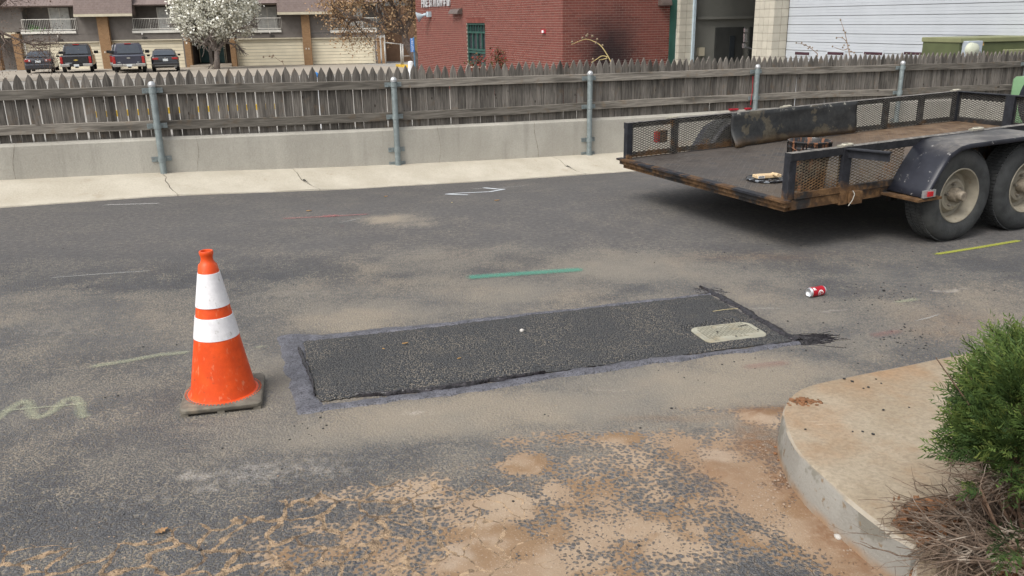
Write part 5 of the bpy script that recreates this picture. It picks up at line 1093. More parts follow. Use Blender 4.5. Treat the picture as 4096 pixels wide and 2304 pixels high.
def vehicle(name, px, py, zc, rot, kind, paint_, label):
    p = atz(px, py, zc); p[2] = zlot(p[1])+.022; t = thing(name, p, YH+rot, label, {'pickup_truck': 'pickup truck', 'sedan': 'car'}[name], 'vehicles parked at the garages')
    def pt(n, mat, mb, par=None, sm=False):
        o = mb.build(n, mat, par or t, sm, local=True)
        if par is not None: pass
        return o
    if kind != 'sedan' and kind != 'sedan2':
        pt('body', paint_, loft([ring_xz(.96, .55, 1.1, .06, 0.03), ring_xz(.985, .52, 1.13, .07, .1), ring_xz(1., .45, 1.14, .09, 1.0), ring_xz(1., .42, 1.14, .1, 3.4), ring_xz(.98, .42, 1.13, .12, 4.4), ring_xz(.95, .45, 1.08, .14, 5.4), ring_xz(.88, .5, .98, .14, 5.65)]), sm=40)
        pt('cab', paint_, loft([ring_xz(.90, 1.0, 1.4, .08, 1.95), ring_xz(.80, 1.0, 1.80, .12, 2.12), ring_xz(.78, 1.0, 1.86, .12, 2.5), ring_xz(.78, 1.0, 1.86, .12, 3.3), ring_xz(.85, 1.0, 1.45, .1, 4.1), ring_xz(.9, 1.0, 1.14, .05, 4.5)]), sm=40)
        pt('rear_window', 'window_tint', MB().prism([(-.72, 1.93, 1.2), (.72, 1.93, 1.2), (.62, 2.07, 1.74), (-.62, 2.07, 1.74)], (0, -.03, .005)))
        for s_ in (-1, 1): pt('side_window', 'window_tint', MB().prism([(s_*.87, 2.2, 1.2), (s_*.87, 3.7, 1.2), (s_*.80, 3.3, 1.72), (s_*.79, 2.3, 1.74)], (s_*.03, 0, 0)))
        tg = pt('tailgate', paint_, MB().bev(-.76, .76, -.005, .08, .60, 1.10, .02)); pt('handle', 'trim_black', MB().box(-.12, .12, -.02, -.004, .94, 1.02), tg)
        for s_ in (-1, 1): pt('tail_lamp', 'tail_red', MB().bev(min(s_*.80, s_*.965), max(s_*.80, s_*.965), -.01, .16, .62, 1.06, .025)); pt('mirror', 'trim_black', MB().bev(min(s_*1.0, s_*1.28), max(s_*1., s_*1.28), 3.35, 3.5, 1.16, 1.36, .03))
        bm = 'chrome'
        for s_ in (-1, 1): pt('bumper', bm, MB().bev(min(s_*.4, s_*1.), max(s_*.4, s_*1.), -.16, .05, .42, .60, .03))
        pt('bumper_step', 'trim_black' if kind == 'gold' else bm, MB().bev(-.398, .398, -.15, .05, .42, .585, .03)); pt('number_plate', 'plate_white', MB().box(-.16, .16, -.165, -.152, .43, .58)); pt('brake_lamp', 'tail_red', MB().box(-.2, .2, 2.04, 2.1, 1.795, 1.85)); pt('hitch', 'trim_black', MB().box(-.1, .1, -.1, .3, .33, .42))
        if kind == 'gold': em = MB().box(-.13, .13, -.03, -.0055, .815, .865); em.box(-.06, .06, -.031, -.0056, .79, .89); pt('emblem', 'badge_gold', em); words = [('SILVERADO', -.7, .62, .085)]
        else: em = MB().lathe([(0, -.03), (.11, -.03), (.12, -.0055), (0, -.0055)], 20, (0, 0, 0), 'y'); em.v = [(x, y, z*.45+.98-.02) for x, y, z in em.v]; pt('emblem', 'chrome', em); words = [('F150', -.68, .66, .085), ('XLT', .5, .66, .07)]
        for s, x, z, sz in words: o = link('lettering', text_mesh(s, sz, .003, 'plate_white', .002), t, local=True); o.location = (x, -.012, z); o.rotation_euler = (math.radians(90), 0, 0)
        R, wx, wy = .40, .86, (1.15, 4.65)
    else:
        hw_ = .88; dk = kind == 'sedan2'
        pt('body', paint_, loft([ring_xz(.74, .4, .86, .1, 0.0), ring_xz(.83, .3, .98, .14, .1), ring_xz(hw_, .24, 1.02, .16, .5), ring_xz(hw_, .22, 1.0, .16, 2.2), ring_xz(hw_, .22, .96, .16, 3.3), ring_xz(.85, .25, .86, .16, 4.2), ring_xz(.7, .32, .72, .14, 4.6)]), sm=40)
        pt('cabin', paint_, loft([ring_xz(.80, .8, 1.0, .05, .55), ring_xz(.66, .8, 1.36, .1, 1.25), ring_xz(.62, .8, 1.45, .12, 1.8), ring_xz(.62, .8, 1.45, .12, 2.5), ring_xz(.74, .8, 1.05, .08, 3.4)]), sm=40)
        pt('rear_window', 'window_tint', MB().prism([(-.68, .66, 1.055), (.68, .66, 1.055), (.58, 1.2, 1.345), (-.58, 1.2, 1.345)], (0, -.03, .02)))
        for s_ in (-1, 1):
            pt('side_window', 'window_tint', MB().prism([(s_*.74, 1.0, 1.03), (s_*.75, 2.9, 1.03), (s_*.645, 2.3, 1.36), (s_*.645, 1.5, 1.36)], (s_*.05, 0, 0)))
            pt('tail_lamp', 'tail_red', MB().bev(min(s_*.42, s_*.80), max(s_*.42, s_*.80), -.035 if not dk else -.03, .2, .76 if not dk else .80, .93, .025)); pt('mirror', 'trim_black', MB().bev(min(s_*.9, s_*1.1), max(s_*.9, s_*1.1), 2.75, 2.87, .95, 1.08, .03))
            if not dk: pt('lamp_reflector', 'plate_white', MB().bev(min(s_*.46, s_*.56), max(s_*.46, s_*.56), -.05, -.034, .80, .9, .008))
        pt('bumper', paint_, MB().bev(-.84, .84, -.1, .25, .3, .62, .06)); pt('number_plate', 'plate_white', MB().box(-.16, .16, -.03, -.012, .70, .86)); pt('emblem', 'chrome', MB().box(-.05, .05, -.03, -.004, .89, .93))
        if dk: pt('bumper_strip', 'chrome', MB().box(-.7, .7, -.112, -.098, .40, .425)); pt('exhaust', 'chrome', MB().box(.5, .66, -.11, .05, .27, .32))
        R, wx, wy = .32, .76, (.85, 3.6)
    for s_ in (-1, 1):
        for y in wy:
            w_ = pt('wheel', 'car_tyre', MB().lathe([(R*.6, -.11), (R*.9, -.115), (R, -.08), (R, .08), (R*.9, .115), (R*.6, .11)], 24, (s_*wx, y, R), 'x'), sm=40); pt('rim', 'wheel_alloy', MB().lathe([(R*.6, .0), (R*.55, .1*s_), (R*.2, .09*s_), (0, .09*s_)], 16, (s_*wx, y, R), 'x', True), w_, 40)
    return t
vehicle('sedan', 160, 292, 58, math.radians(22)-YH, 'sedan', 'paint_slate', 'dark blue-grey sedan with round-lens red tail lamps by the left garage')
vehicle('pickup_truck', 312, 294, 58, math.radians(22)-YH, 'gold', 'paint_blackish', 'black pickup truck with a gold emblem on its tailgate')
vehicle('pickup_truck', 524, 303, 56, math.radians(21.5)-YH, 'oval', 'paint_bluegrey', 'blue-grey pickup truck with an oval emblem on its tailgate')
vehicle('pickup_truck', 508, 287, 60.5, math.radians(22)-YH, 'plain', 'paint_blackish', 'black pickup mostly hidden ahead of the blue-grey pickup')
vehicle('sedan', 668, 289, 57.5, math.radians(22.5)-YH, 'sedan2', 'paint_black2', 'glossy black sedan with slim tail lamps and chrome bumper strip')

# ================================================================== TREES AND PLANTS BEHIND THE FENCE
def leafmat(name, cols, rough=.8):
    q = NB(name); v = q.attr('rnd'); q.fin(q.ramp(v, [(i/(len(cols)-1), c) for i, c in enumerate(cols)]), rough, 0, .2)
leafmat('blossom', [(.34, .33, .25), (.6, .59, .5), (.8, .79, .71), (.88, .88, .82)]); leafmat('leaf_rust', [(.19, .12, .075), (.33, .205, .115), (.42, .27, .15), (.5, .36, .21)]); leafmat('leaf_brown2', [(.07, .05, .04), (.16, .11, .085), (.22, .15, .11)]); leafmat('leaf_nandina', [(.05, .055, .025), (.1, .075, .035), (.3, .04, .045), (.07, .08, .03)]); leafmat('leaf_vine', [(.05, .14, .03), (.12, .3, .06)])
simple('bark_dark', (.13, .1, .085), .95, .3, 12, .01, 30); simple('bark_grey', (.15, .125, .11), .95, .3, 10, .01, 30)
def cards(P_, size, seed, flat=.0):
    rs = np.random.RandomState(seed); n_ = len(P_); d = rs.normal(size=(n_, 3)); d /= np.linalg.norm(d, axis=1)[:, None]; r = rs.normal(size=(n_, 3)); s_ = np.cross(d, r); s_ /= np.linalg.norm(s_, axis=1)[:, None]; t = np.cross(d, s_); sz = size*(.5+rs.rand(n_, 1)); V = np.stack([P_-s_*sz*.5, P_-t*sz*.35+d*sz*.1, P_+s_*sz*.5, P_+t*sz*.35], 1).reshape(-1, 3); idx = np.arange(n_*4).reshape(-1, 4)
    return V, idx, rs.rand(n_).repeat(4)
def card_obj(name, P_, size, mat, parent, seed):
    V, I_, rn = cards(P_, size, seed); me = bpy.data.meshes.new(name); me.from_pydata(V.tolist(), [], I_.tolist()); me.update(); at = me.attributes.new('rnd', 'FLOAT', 'POINT'); at.data.foreach_set('value', rn.astype(np.float32)); me.materials.append(M[mat]); return link(name, me, parent)
def grow_tree(base, dirs, rad, seed, depth=4, spread=.55, shrink=.72, gravity=0.):
    "returns branch tube mesh and tip/along points"
    rs = np.random.RandomState(seed); mb = MB(); tips = []
    def br(p, d, L, r, k):
        pts = [p]; n_ = 4; q_ = p.copy(); dd = d.copy()
        for i in range(n_): dd = dd+rs.normal(0, .12, 3)+np.array([0, 0, gravity]); dd /= np.linalg.norm(dd); q_ = q_+dd*L/n_; pts.append(q_.copy())
        mb.tube(pts, list(np.linspace(r, r*.62, n_+1)), 6 if r > .03 else 4, cap=False)
        if k <= 1: tips.extend(pts[1:])
        if k == 0: return
        for i in range(3 if k > 1 else 4):
            nd = dd+rs.normal(0, spread, 3); nd /= np.linalg.norm(nd); br(pts[-1] if i < 2 else pts[2], nd, L*shrink*rs.uniform(.8, 1.15), r*.58, k-1)
    for d, L in dirs: br(np.array(base, float), np.array(d, float)/np.linalg.norm(d), L, rad, depth)
    return mb, np.array(tips)
def tree(name, px, py, zc, trunk, dirs, rad, mat, leafsize, nleaf, jit, seed, label, barkm='bark_grey', crown=None, depth=4, spread=.55, shrink=.72, gravity=0., ztop=None):
    p = atz(px, py, zc); p[2] = zlot(p[1]); t = thing(name, p, 0, label, 'tree'); pts = [p-ez*.1]+[atz(*q_, zc) for q_ in trunk]
    mb, tips = grow_tree(pts[-1], dirs, rad*.75, seed, depth, spread, shrink, gravity); mb.tube(pts, list(np.linspace(rad*1.25, rad*.8, len(pts))), 10); mb.build('trunk', barkm, t, 'all', fix=False)
    rs = np.random.RandomState(seed+1)
    if crown is None: C_ = tips[rs.randint(len(tips), size=nleaf)]+rs.normal(0, jit, (nleaf, 3))
    else:
        (cx_, cy_), (rx, ry, rz) = crown; c = atz(cx_, cy_, zc); nc_ = nleaf//26; u = rs.normal(size=(nc_, 3)); u /= np.linalg.norm(u, axis=1)[:, None]; r_ = rs.uniform(.25, 1., (nc_, 1))**.5; rr_ = (.8+.4*fbm(u[:, 0]*2+5, u[:, 2]*2+u[:, 1], seed))[:, None]; cl = c+u*r_*rr_*np.array([rx, ry, rz]); C_ = np.repeat(cl, 26, 0)+rs.normal(0, jit, (nc_*26, 3))
    card_obj('crown', C_, leafsize, mat, t, seed+2); return t
tree('pear_tree', 868, 283, 62, [(868, 240), (866, 205)], [((0, 0, 1), 1.6), ((-.8, 0, .8), 1.7), ((.8, 0, .7), 1.7), ((-.2, -.6, 1), 1.5), ((.3, .6, 1), 1.5), ((-.5, .4, .9), 1.4)], .19, 'blossom', .15, 36000, .2, 41, 'white blossoming pear tree in front of the townhouse entries', 'bark_grey', ((850, 10), (3.2, 2.7, 2.8)), 3)
tree('rust_tree', 1672, 272, 44, [(1665, 235), (1640, 195), (1622, 165), (1618, 135)], [((-1, 0, .35), 1.9), ((-.4, .3, .9), 1.7), ((.5, -.2, 1.), 1.6), ((-.9, -.4, .6), 1.7), ((.2, .5, .8), 1.3)], .2, 'leaf_rust', .09, 24000, .36, 43, 'leaning tree with rust-brown leaves beside the brick building', 'bark_dark', None, 4, .62, .74)
tree('bare_tree', -130, 300, 46, [(-120, 230), (-110, 150), (-100, 90)], [((.9, 0, .4), 1.9), ((.6, .3, .8), 1.8), ((1., -.3, -.05), 1.7), ((.7, .1, .15), 1.6), ((-.4, .3, .9), 1.5)], .17, 'leaf_brown2', .06, 15000, .38, 47, 'nearly bare twiggy tree in front of the left balcony', 'bark_dark', None, 5, .55, .74)
def bush(px, py, zc, rx, rz, n_, mat, size, seed, name, label, cat='shrub', base=None):
    p = atz(px, py, zc); p[2] = zlot(p[1]) if base is None else base; t = thing(name, p, 0, label, cat); rs = np.random.RandomState(seed); mb = MB(); c = atz(px, py, zc); st = []
    for k in range(7):
        e = c+rs.normal(0, .4, 3)*np.array([rx, rx, rz]); m_ = (p+e)/2+rs.normal(0, .05, 3); mb.tube([p, m_, e], [.012, .009, .004], 5); st += [m_*(1-t_)+e*t_ for t_ in (.3, .6, 1.)]
    mb.build('stems', 'bark_grey', t, 'all', fix=False); st = np.array(st); C_ = st[rs.randint(len(st), size=n_)]+rs.normal(0, .3, (n_, 3))*np.array([rx, rx, rz*.6]); card_obj('foliage', C_, size, mat, t, seed); return t
bush(2010, 215, 27.5, .42, .5, 900, 'leaf_nandina', .07, 61, 'nandina_shrub', 'tall red and green shrub right of the green window'); bush(1905, 245, 27.5, .38, .28, 500, 'leaf_nandina', .07, 62, 'nandina_shrub', 'low reddish shrub in front of the green window'); bush(2125, 245, 26.5, .34, .28, 420, 'leaf_nandina', .07, 63, 'nandina_shrub', 'small shrub with red tips near the brick corner')
bush(135, 100, 66.5, .6, .5, 300, 'leaf_vine', .16, 64, 'balcony_plant', 'bright green plant on the left balcony', 'plant', 0.85)
bush(930, 300, 55, .9, .25, 700, 'leaf_brown2', .1, 65, 'ground_shrub', 'low dry shrub in the bed under the pear tree')
simple('stalk', (.42, .33, .15), .8, .2, 20); simple('stalk_brown', (.23, .165, .12), .85, .2, 20); simple('pod', (.2, .15, .1), .85, .35, 40)
def stalk(stems, pods, zc, mat, label, r=.008, pr=.022):
    b0 = atz(*stems[0][0], zc); b0[2] = zlot(b0[1]); t = thing('seed_stalk', b0, 0, label, 'dry plant', 'dry seed stalks behind the fence')
    for s in stems: 
        pp = [atz(*q_, zc) for q_ in curve(s, 5)]
        if s is stems[0]: pp = [b0]+pp
        MB().tube(pp, list(np.linspace(r*1.3, r*.5, len(pp))), 6).build('stem', mat, t, 'all', fix=False)
    for q_ in pods: c = atz(*q_, zc); MB().lathe([(0, -pr), (pr*.7, -pr*.6), (pr, 0), (pr*.7, pr*.7), (pr*.3, pr*1.05), (0, pr)], 8, c).build('seed_pod', 'pod', t, 'all')
stalk([[(2450, 262), (2432, 225), (2405, 185), (2380, 168), (2345, 157), (2310, 168), (2285, 178)], [(2432, 228), (2408, 224), (2385, 238), (2365, 250)], [(2430, 232), (2410, 238), (2395, 240)]], [(2346, 144), (2350, 139), (2369, 145), (2389, 158), (2384, 172), (2410, 182), (2330, 152), (2289, 168), (2372, 237)], 14.5, 'stalk', 'arching straw-coloured seed stalk against the sooty brick wall')
stalk([[(3402, 235), (3392, 190), (3384, 150), (3374, 115), (3362, 80)], [(3385, 165), (3370, 152), (3346, 150)], [(3390, 195), (3370, 200), (3335, 188)], [(3396, 205), (3405, 205), (3416, 212)]], [(3362, 80), (3382, 130), (3374, 122), (3346, 152), (3369, 151), (3376, 181), (3395, 182), (3397, 198), (3330, 186), (3371, 190), (3404, 207), (3417, 211), (3386, 170)], 13.2, 'stalk_brown', 'upright brown seed stalk in front of the white bay door', .006, .014)
stalk([[(3270, 215), (3262, 208), (3245, 195), (3225, 182), (3205, 175), (3186, 172)]], [(3185, 172), (3207, 171), (3217, 181), (3223, 180), (3233, 194), (3240, 187), (3249, 191), (3268, 203)], 13.2, 'stalk_brown', 'short leaning brown seed stalk beside the block column', .006, .013)
stalk([[(1142, 270), (1130, 250), (1115, 240), (1098, 228), (1085, 225), (1055, 226)]], [(1054, 228), (1078, 225), (1088, 228), (1093, 222), (1129, 246)], 14., 'stalk_brown', 'seed stalk with round pods against the third garage door', .004, .016)
simple('marker_white', (.7, .71, .72), .5); simple('marker_blue', (.03, .22, .6), .5)
p = lotp(1272, 372); p = atz(1269, 330, 16.); p[2] = zlot(p[1]); mk_ = thing('marker_post', p, 0, 'slim white marker post with a blue cap behind the pickets', 'post')
hz = atz(1267, 288, 16.)[2]-p[2]; MB().lathe([(.018, 0), (.018, hz-.09), (0, hz-.09)], 12).build('shaft', 'marker_white', mk_, 40, local=True); MB().lathe([(.03, hz-.09), (.034, hz-.07), (.03, hz-.02), (.012, hz), (0, hz)], 12).build('cap', 'marker_blue', mk_, 40, local=True)
simple('pole_blue', (.09, .17, .25), .5, .1, 10); simple('sign_blue', (.05, .16, .42), .5, .08, 8); simple('sign_white', (.75, .76, .78), .5)
p = atz(1661, 290, 42.); p[2] = zlot(p[1]); s0 = atz(1652, 152, 42.); s1_ = atz(1652, 207, 42.); sgn_ = thing('sign_post', p, 0, 'tall narrow blue sign on a blue pole beside the brick building', 'sign')
tp = s0[2]-p[2]; bt = s1_[2]-p[2]; MB().lathe([(.04, 0), (.04, tp+.05), (0, tp+.06)], 12).build('pole', 'pole_blue', sgn_, 40, local=True); sp_ = MB().bev(-.17, .02, -.07, -.042, bt, tp, .006).build('sign_panel', 'sign_blue', sgn_, local=True)
mb = MB(); n_ = 7; hz = (tp-bt)/n_
for k in range(n_):
    z = bt+hz*(k+.25); mb.box(-.11, -.085, -.0735, -.0705, z, z+hz*.55); mb.box(-.0845, -.05, -.0735, -.0705, z+hz*(.2 if k % 2 else .4), z+hz*(.3 if k % 2 else .52))
    if k % 3: mb.box(-.0495, -.03, -.0735, -.0705, z, z+hz*.5)
tag(mb.build('sign_glyphs', 'sign_white', sp_, local=True), kind='stuff')
p = atz(1643, 268, 40); p[2] = zlot(p[1]); hz = atz(1643, 243, 40)[2]-p[2]; bo = MB().lathe([(.13, 0), (.13, hz-.1), (.115, hz-.04), (.06, hz-.005), (0, hz)], 16); tag(link('bollard', bo.mesh('bollard', 'marker_white', 40), None, p), 'round-topped white bollard beside the blue sign pole', 'bollard')
p = atz(1540, 252, 60.); p[2] = zlot(p[1]); simple('chainlink', (.38, .37, .35), .5, .1, 20, metal=.4)
gt = thing('chainlink_gate', p, 0, 'silver chain-link gate frame in front of the rust stucco wall', 'gate')
for (x0, y0), (x1, y1), r_, nm in (((1537, 165), (1543, 252), .05, 'gate_post'), ((1603, 175), (1606, 258), .06, 'gate_post'), ((1611, 177), (1613, 258), .05, 'gate_post'), ((1540, 170), (1603, 177), .035, 'gate_rail'), ((1613, 179), (1640, 177), .03, 'gate_rail'), ((1613, 224), (1650, 224), .02, 'gate_rail')): MB().tube([atz(x0, y0, 60), atz(x1, y1, 60)], r_, 8).build(nm, 'chainlink', gt, 'all')

# ================================================================== FIRE STATION
cst = atz(2250, 150, 23.7); EB = float(cst@e2); EA = float(cst@e1); EBAY = on2(2700, 150, EB)[0]; ZS = -.9
fs_ = thing('fire_station', EP(EA, EB, ZS), 0, 'red brick fire station with tiled block columns and white bay door', 'building')
q = NB('station_brick'); r = q.rand(); vr = q.attr('rnd'); nz_ = q.noise(9, 4); v_ = q.math('FRACT', q.math('ADD', r, q.math('MULTIPLY', vr, 1.7)))
col = q.ramp(v_, [(0, (.15, .043, .033)), (.35, (.185, .056, .043)), (.7, (.215, .068, .052)), (1., (.175, .06, .048))]); col = q.mix(q.rng(nz_, .3, .7, 0, .35), col, (.11, .03, .026))
sc_ = EP(on2(2440, 200, EB)[0], EB, on2(2440, 225, EB)[1]); vm = q.n('VectorMath', operation='DISTANCE'); q.l(q.map(q.pos, (1, 1, .8)), vm.inputs[0]); vm.inputs[1].default_value = (sc_[0], sc_[1], sc_[2]*.8); sn = q.math('ADD', vm.outputs['Value'], q.math('MULTIPLY', q.math('SUBTRACT', q.noise(2.5, 4), .5), .8)); soot = q.rng(sn, 1.5, .15, 0, .9)
col = q.mix(soot, col, (.012, .011, .014)); q.fin(col, .85, 0, .3); q.bump(nz_, .004, .4)
q = NB('mortar'); vm = q.n('VectorMath', operation='DISTANCE'); q.l(q.map(q.pos, (1, 1, .8)), vm.inputs[0]); vm.inputs[1].default_value = (sc_[0], sc_[1], sc_[2]*.8); soot = q.rng(vm.outputs['Value'], 1.2, .1, 0, .85); q.fin(q.mix(soot, (.44, .37, .32), (.03, .028, .03)), .95, 0, .2)
simple('station_green', (.02, .075, .06), .5, .12, 3); simple('block_tile', (.46, .43, .36), .8, .06, 6, .003, 60, rnd=.07); simple('tile_joint', (.13, .115, .09), .9); simple('door_white', (.44, .465, .5), .5, .04, 1.5); simple('interior_wall', (.2, .2, .18), .8, .06, 2); simple('interior_door', (.045, .047, .045), .6, .1, 3); simple('sconce', (.11, .085, .075), .5, .15, 8); simple('horn_grey', (.4, .48, .53), .5, .08, 10); simple('alarm_red', (.45, .03, .05), .5)
BWd, BHt, JT = .1915, .0552, .0125; CH = BHt+JT; ZT = 4.2
A1 = on2(2676, 150, EB)[0]; B1 = on1(1668, 150, EA)[0]
Wx0, Wz1 = on1(1865, 92, EA); Wx1, Wz0 = on1(1943, 266, EA); Hz1 = on1(1905, 72, EA)[1]; Wa, Wb = min(Wx0, Wx1), max(Wx0, Wx1)
def core(b0, b1, z0, z1): MB().prism([EP(EA+.009, b0, z0), EP(EA+.3, b0, z0), EP(EA+.3, b1, z0), EP(EA+.009, b1, z0)], ez*(z1-z0)).build('wall_core', 'mortar', fs_)
MB().prism([EP(EA+.009, EB+.009, ZS), EP(A1, EB+.009, ZS), EP(A1, EB+.3, ZS), EP(EA+.009, EB+.3, ZS)], ez*(ZT+1.2-ZS)).build('wall_core', 'mortar', fs_)
core(EB+.301, Wa, ZS, ZT+1.2); core(Wb, B1, ZS, ZT+1.2); core(Wa+.001, Wb-.001, ZS, Wz0-.001); core(Wa+.001, Wb-.001, Wz1+.001, ZT+1.2)
bm_ = MB().box(0, BWd, 0, .09, 0, BHt).mesh('brick', 'station_brick')
cnt = 0; SV, SF, SR = [], [], []; rs = np.random.RandomState(5); nrow = int((ZT-ZS)/CH)
def sbrick(c, du, dv, L, h_=BHt):
    n0 = len(SV); c = np.array(c); a_ = du*L; b_ = dv*.09; z_ = ez*h_
    for q_ in (c, c+a_, c+a_+b_, c+b_, c+z_, c+a_+z_, c+a_+b_+z_, c+b_+z_): SV.append(tuple(q_))
    SF.extend([tuple(i+n0 for i in f) for f in BOXF]); SR.extend([rs.rand()]*8)
for r_ in range(nrow):
    z = ZS+.01+r_*CH; off = (r_ % 2)*(BWd+JT)/2; a = EA-off+.0
    vis = .30 < z < 2.2
    while a < A1-.02:
        a0 = max(a, EA); a1 = min(a+BWd, A1); L = a1-a0
        if L > .03:
            c = EP(a0, EB, z)
            if vis and cnt < 300 and L > BWd*.95 and a0 > EA+.12: o = link('brick', bm_, fs_, c, (0, 0, AF)); cnt += 1
            else: sbrick(c, e1, e2, L)
        a += BWd+JT
    b = EB+.1-((r_+1) % 2)*(BWd+JT)/2
    while b < B1-.02:
        b0 = max(b, EB+.092); b1 = min(b+BWd, B1)
        segs = [(b0, b1)]
        if Wz0-.02 < z+BHt/2 < Hz1: segs = [(b0, min(b1, Wa)), (max(b0, Wb), b1)]
        for s0_, s1__ in segs:
            if s1__-s0_ > .02: sbrick(EP(EA, s0_, z), e2, e1, s1__-s0_)
        b += BWd+JT
nb_ = int((Wb-Wa)/CH)
for k in range(nb_): sbrick(EP(EA, Wa+k*(Wb-Wa)/nb_, Wz1), e2, e1, (Wb-Wa)/nb_-JT*.6, Hz1-Wz1)
me = bpy.data.meshes.new('brickwork'); me.from_pydata(SV, [], SF); me.update(); at = me.attributes.new('rnd', 'FLOAT', 'POINT'); at.data.foreach_set('value', np.array(SR, np.float32)); me.materials.append(M['station_brick']); tag(link('brickwork', me, fs_), kind='stuff')
# tall green window in the side wall
wn_ = link('window', MB().prism([EP(EA+.10, Wa, Wz0), EP(EA+.10, Wb, Wz0), EP(EA+.10, Wb, Wz1), EP(EA+.10, Wa, Wz1)], e1*.02).mesh('window', 'glass_dark'), fs_); PM[wn_] = Matrix.Identity(4)
def wbar(b0, b1, z0, z1, dpt=.06, nm='window_bar'): MB().prism([EP(EA+.098, b0, z0), EP(EA+.098, b1, z0), EP(EA+.098, b1, z1), EP(EA+.098, b0, z1)], -e1*dpt).build(nm, 'station_green', wn_)
Ww, Wh = Wb-Wa, Wz1-Wz0; fw = .05
wbar(Wa, Wa+fw, Wz0, Wz1, nm='window_frame'); wbar(Wb-fw, Wb, Wz0, Wz1, nm='window_frame'); wbar(Wa+fw, Wb-fw, Wz1-fw*1.3, Wz1, nm='window_frame'); wbar(Wa+fw, Wb-fw, Wz0, Wz0+fw*1.3, nm='window_frame')
for f_ in (.78, .37, .31): wbar(Wa+fw, Wb-fw, Wz0+Wh*f_-.03, Wz0+Wh*f_+.03, .055)
for k in range(1, 7): wbar(Wa+Ww*k/7-.012, Wa+Ww*k/7+.012, Wz0+Wh*.78+.031, Wz1-fw*1.3-.001, .04)
for k in (1, 2, 3): wbar(Wa+Ww*k/4-.025, Wa+Ww*k/4+.025, Wz0+Wh*.37+.031, Wz0+Wh*.78-.031, .045)
wbar((Wa+Wb)/2-.03, (Wa+Wb)/2+.03, Wz0+fw*1.3+.001, Wz0+Wh*.31-.031, .045)
MB().prism([EP(EA-.02, Wa-.04, Wz0-.09), EP(EA-.02, Wb+.04, Wz0-.09), EP(EA-.02, Wb+.04, Wz0-.02), EP(EA-.02, Wa-.04, Wz0-.02)], e1*.1).build('window_sill', 'mortar', fs_)
# lettering on the wall
sg = thing('building_sign', EP(EA-.02, on1(1690, 14, EA)[0], on1(1690, 14, EA)[1]), 0, 'grey metal letters spelling the fire station name on the brick wall', 'sign')
b0, zL = on1(1690, 30, EA); b1, _ = on1(1803, 18, EA); zTp = on1(1690, -2, EA)[1]; simple('letter_metal', (.5, .5, .51), .45, .1, 20, metal=.3)
txt = 'FIRE STATION # 11'; wts = {' ': .45, 'I': .4, '1': .55, '#': .9}; tot = sum(wts.get(c, .85) for c in txt); b = b0
for c in txt:
    wd_ = wts.get(c, .85)/tot*(b1-b0)
    if c != ' ':
        me = text_mesh(c, 1., .05, 'letter_metal', .03); xs_ = [v.co.x for v in me.vertices]; ys_ = [v.co.y for v in me.vertices]; x0, x1, y0, y1 = min(xs_), max(xs_), min(ys_), max(ys_); z_ = zL
        for v in me.vertices:
            fx = (v.co.x-x0)/(x1-x0+1e-6); fy = (v.co.y-y0)/(y1-y0); pp = EP(EA-.03-v.co.z*.5, b+wd_*(.08+.84*fx), z_+(zTp-zL)*fy); v.co = Vector(pp)
        link('letter', me, sg)
    b += wd_
# lamps, horn, alarm on the walls
def wedge(px0, px1, py0, py1, side, name, label, cat, mat='sconce'):
    c = (on1((px0+px1)/2, (py0+py1)/2, EA) if side else on2((px0+px1)/2, (py0+py1)/2, EB))
    if side: w_ = abs(on1(px0, py0, EA)[0]-on1(px1, py0, EA)[0])/2; h_ = abs(on1(px0, py0, EA)[1]-on1(px0, py1, EA)[1]); base = EP(EA-.005, c[0], c[1]-h_/2); nv_, tv = -e1, e2
    else: w_ = abs(on2(px0, py0, EB)[0]-on2(px1, py0, EB)[0])/2; h_ = abs(on2(px0, py0, EB)[1]-on2(px0, py1, EB)[1]); base = EP(c[0], EB-.005, c[1]-h_/2); nv_, tv = -e2, e1
    mb = MB(); G = []
    for i in range(9):
        t = math.pi/2*i/8; G.append([base+nv_*(.2*math.cos(t))+ez*(h_*math.sin(t))-tv*w_, base+nv_*(.2*math.cos(t))+ez*(h_*math.sin(t))+tv*w_])
    mb.grid(np.array(G))
    for k in (0, 1): mb.add([g[k] for g in G]+[base+tv*w_*(1 if k else -1)], [tuple(range(10))])
    tag(mb.build(name, mat, origin=base, smooth=40), label, cat)
wedge(1813, 1850, 34, 56, True, 'wall_light', 'brown quarter-round wall light above the green window', 'wall light'); wedge(2632, 2674, -14, 22, False, 'wall_light', 'dark wall light above the sooty brick wall', 'wall light')
c = on1(1718, 57, EA); hb_ = EP(EA-.02, c[0], c[1]); horn = thing('horn_speaker', hb_, 0, 'pale grey horn speaker mounted on the brick wall', 'loudspeaker')
ax = -e1*.75-e2*0-ez*.25+e2*.35; ax /= np.linalg.norm(ax); pts = [hb_-e1*.12+ax*t for t in (0, .08, .12, .26, .36)]; MB().tube(pts, [.05, .06, .045, .13, .21], 20).build('horn', 'horn_grey', horn, 40); MB().obox(hb_-e1*.05-e2*.12, e1*.07, e2*.1, ez*.1).build('mount', 'horn_grey', horn)
c = on1(2177, 126, EA); al = thing('fire_alarm', EP(EA-.04, c[0], c[1]), 0, 'small red and white fire alarm box near the brick corner', 'alarm'); MB().obox(EP(EA-.03, c[0], c[1]), e1*.03, e2*.1, ez*.05).build('box', 'alarm_red', al); MB().obox(EP(EA-.075, c[0]-.05, c[1]), e1*.0145, e2*.045, ez*.035).build('strobe', 'marker_white', al)
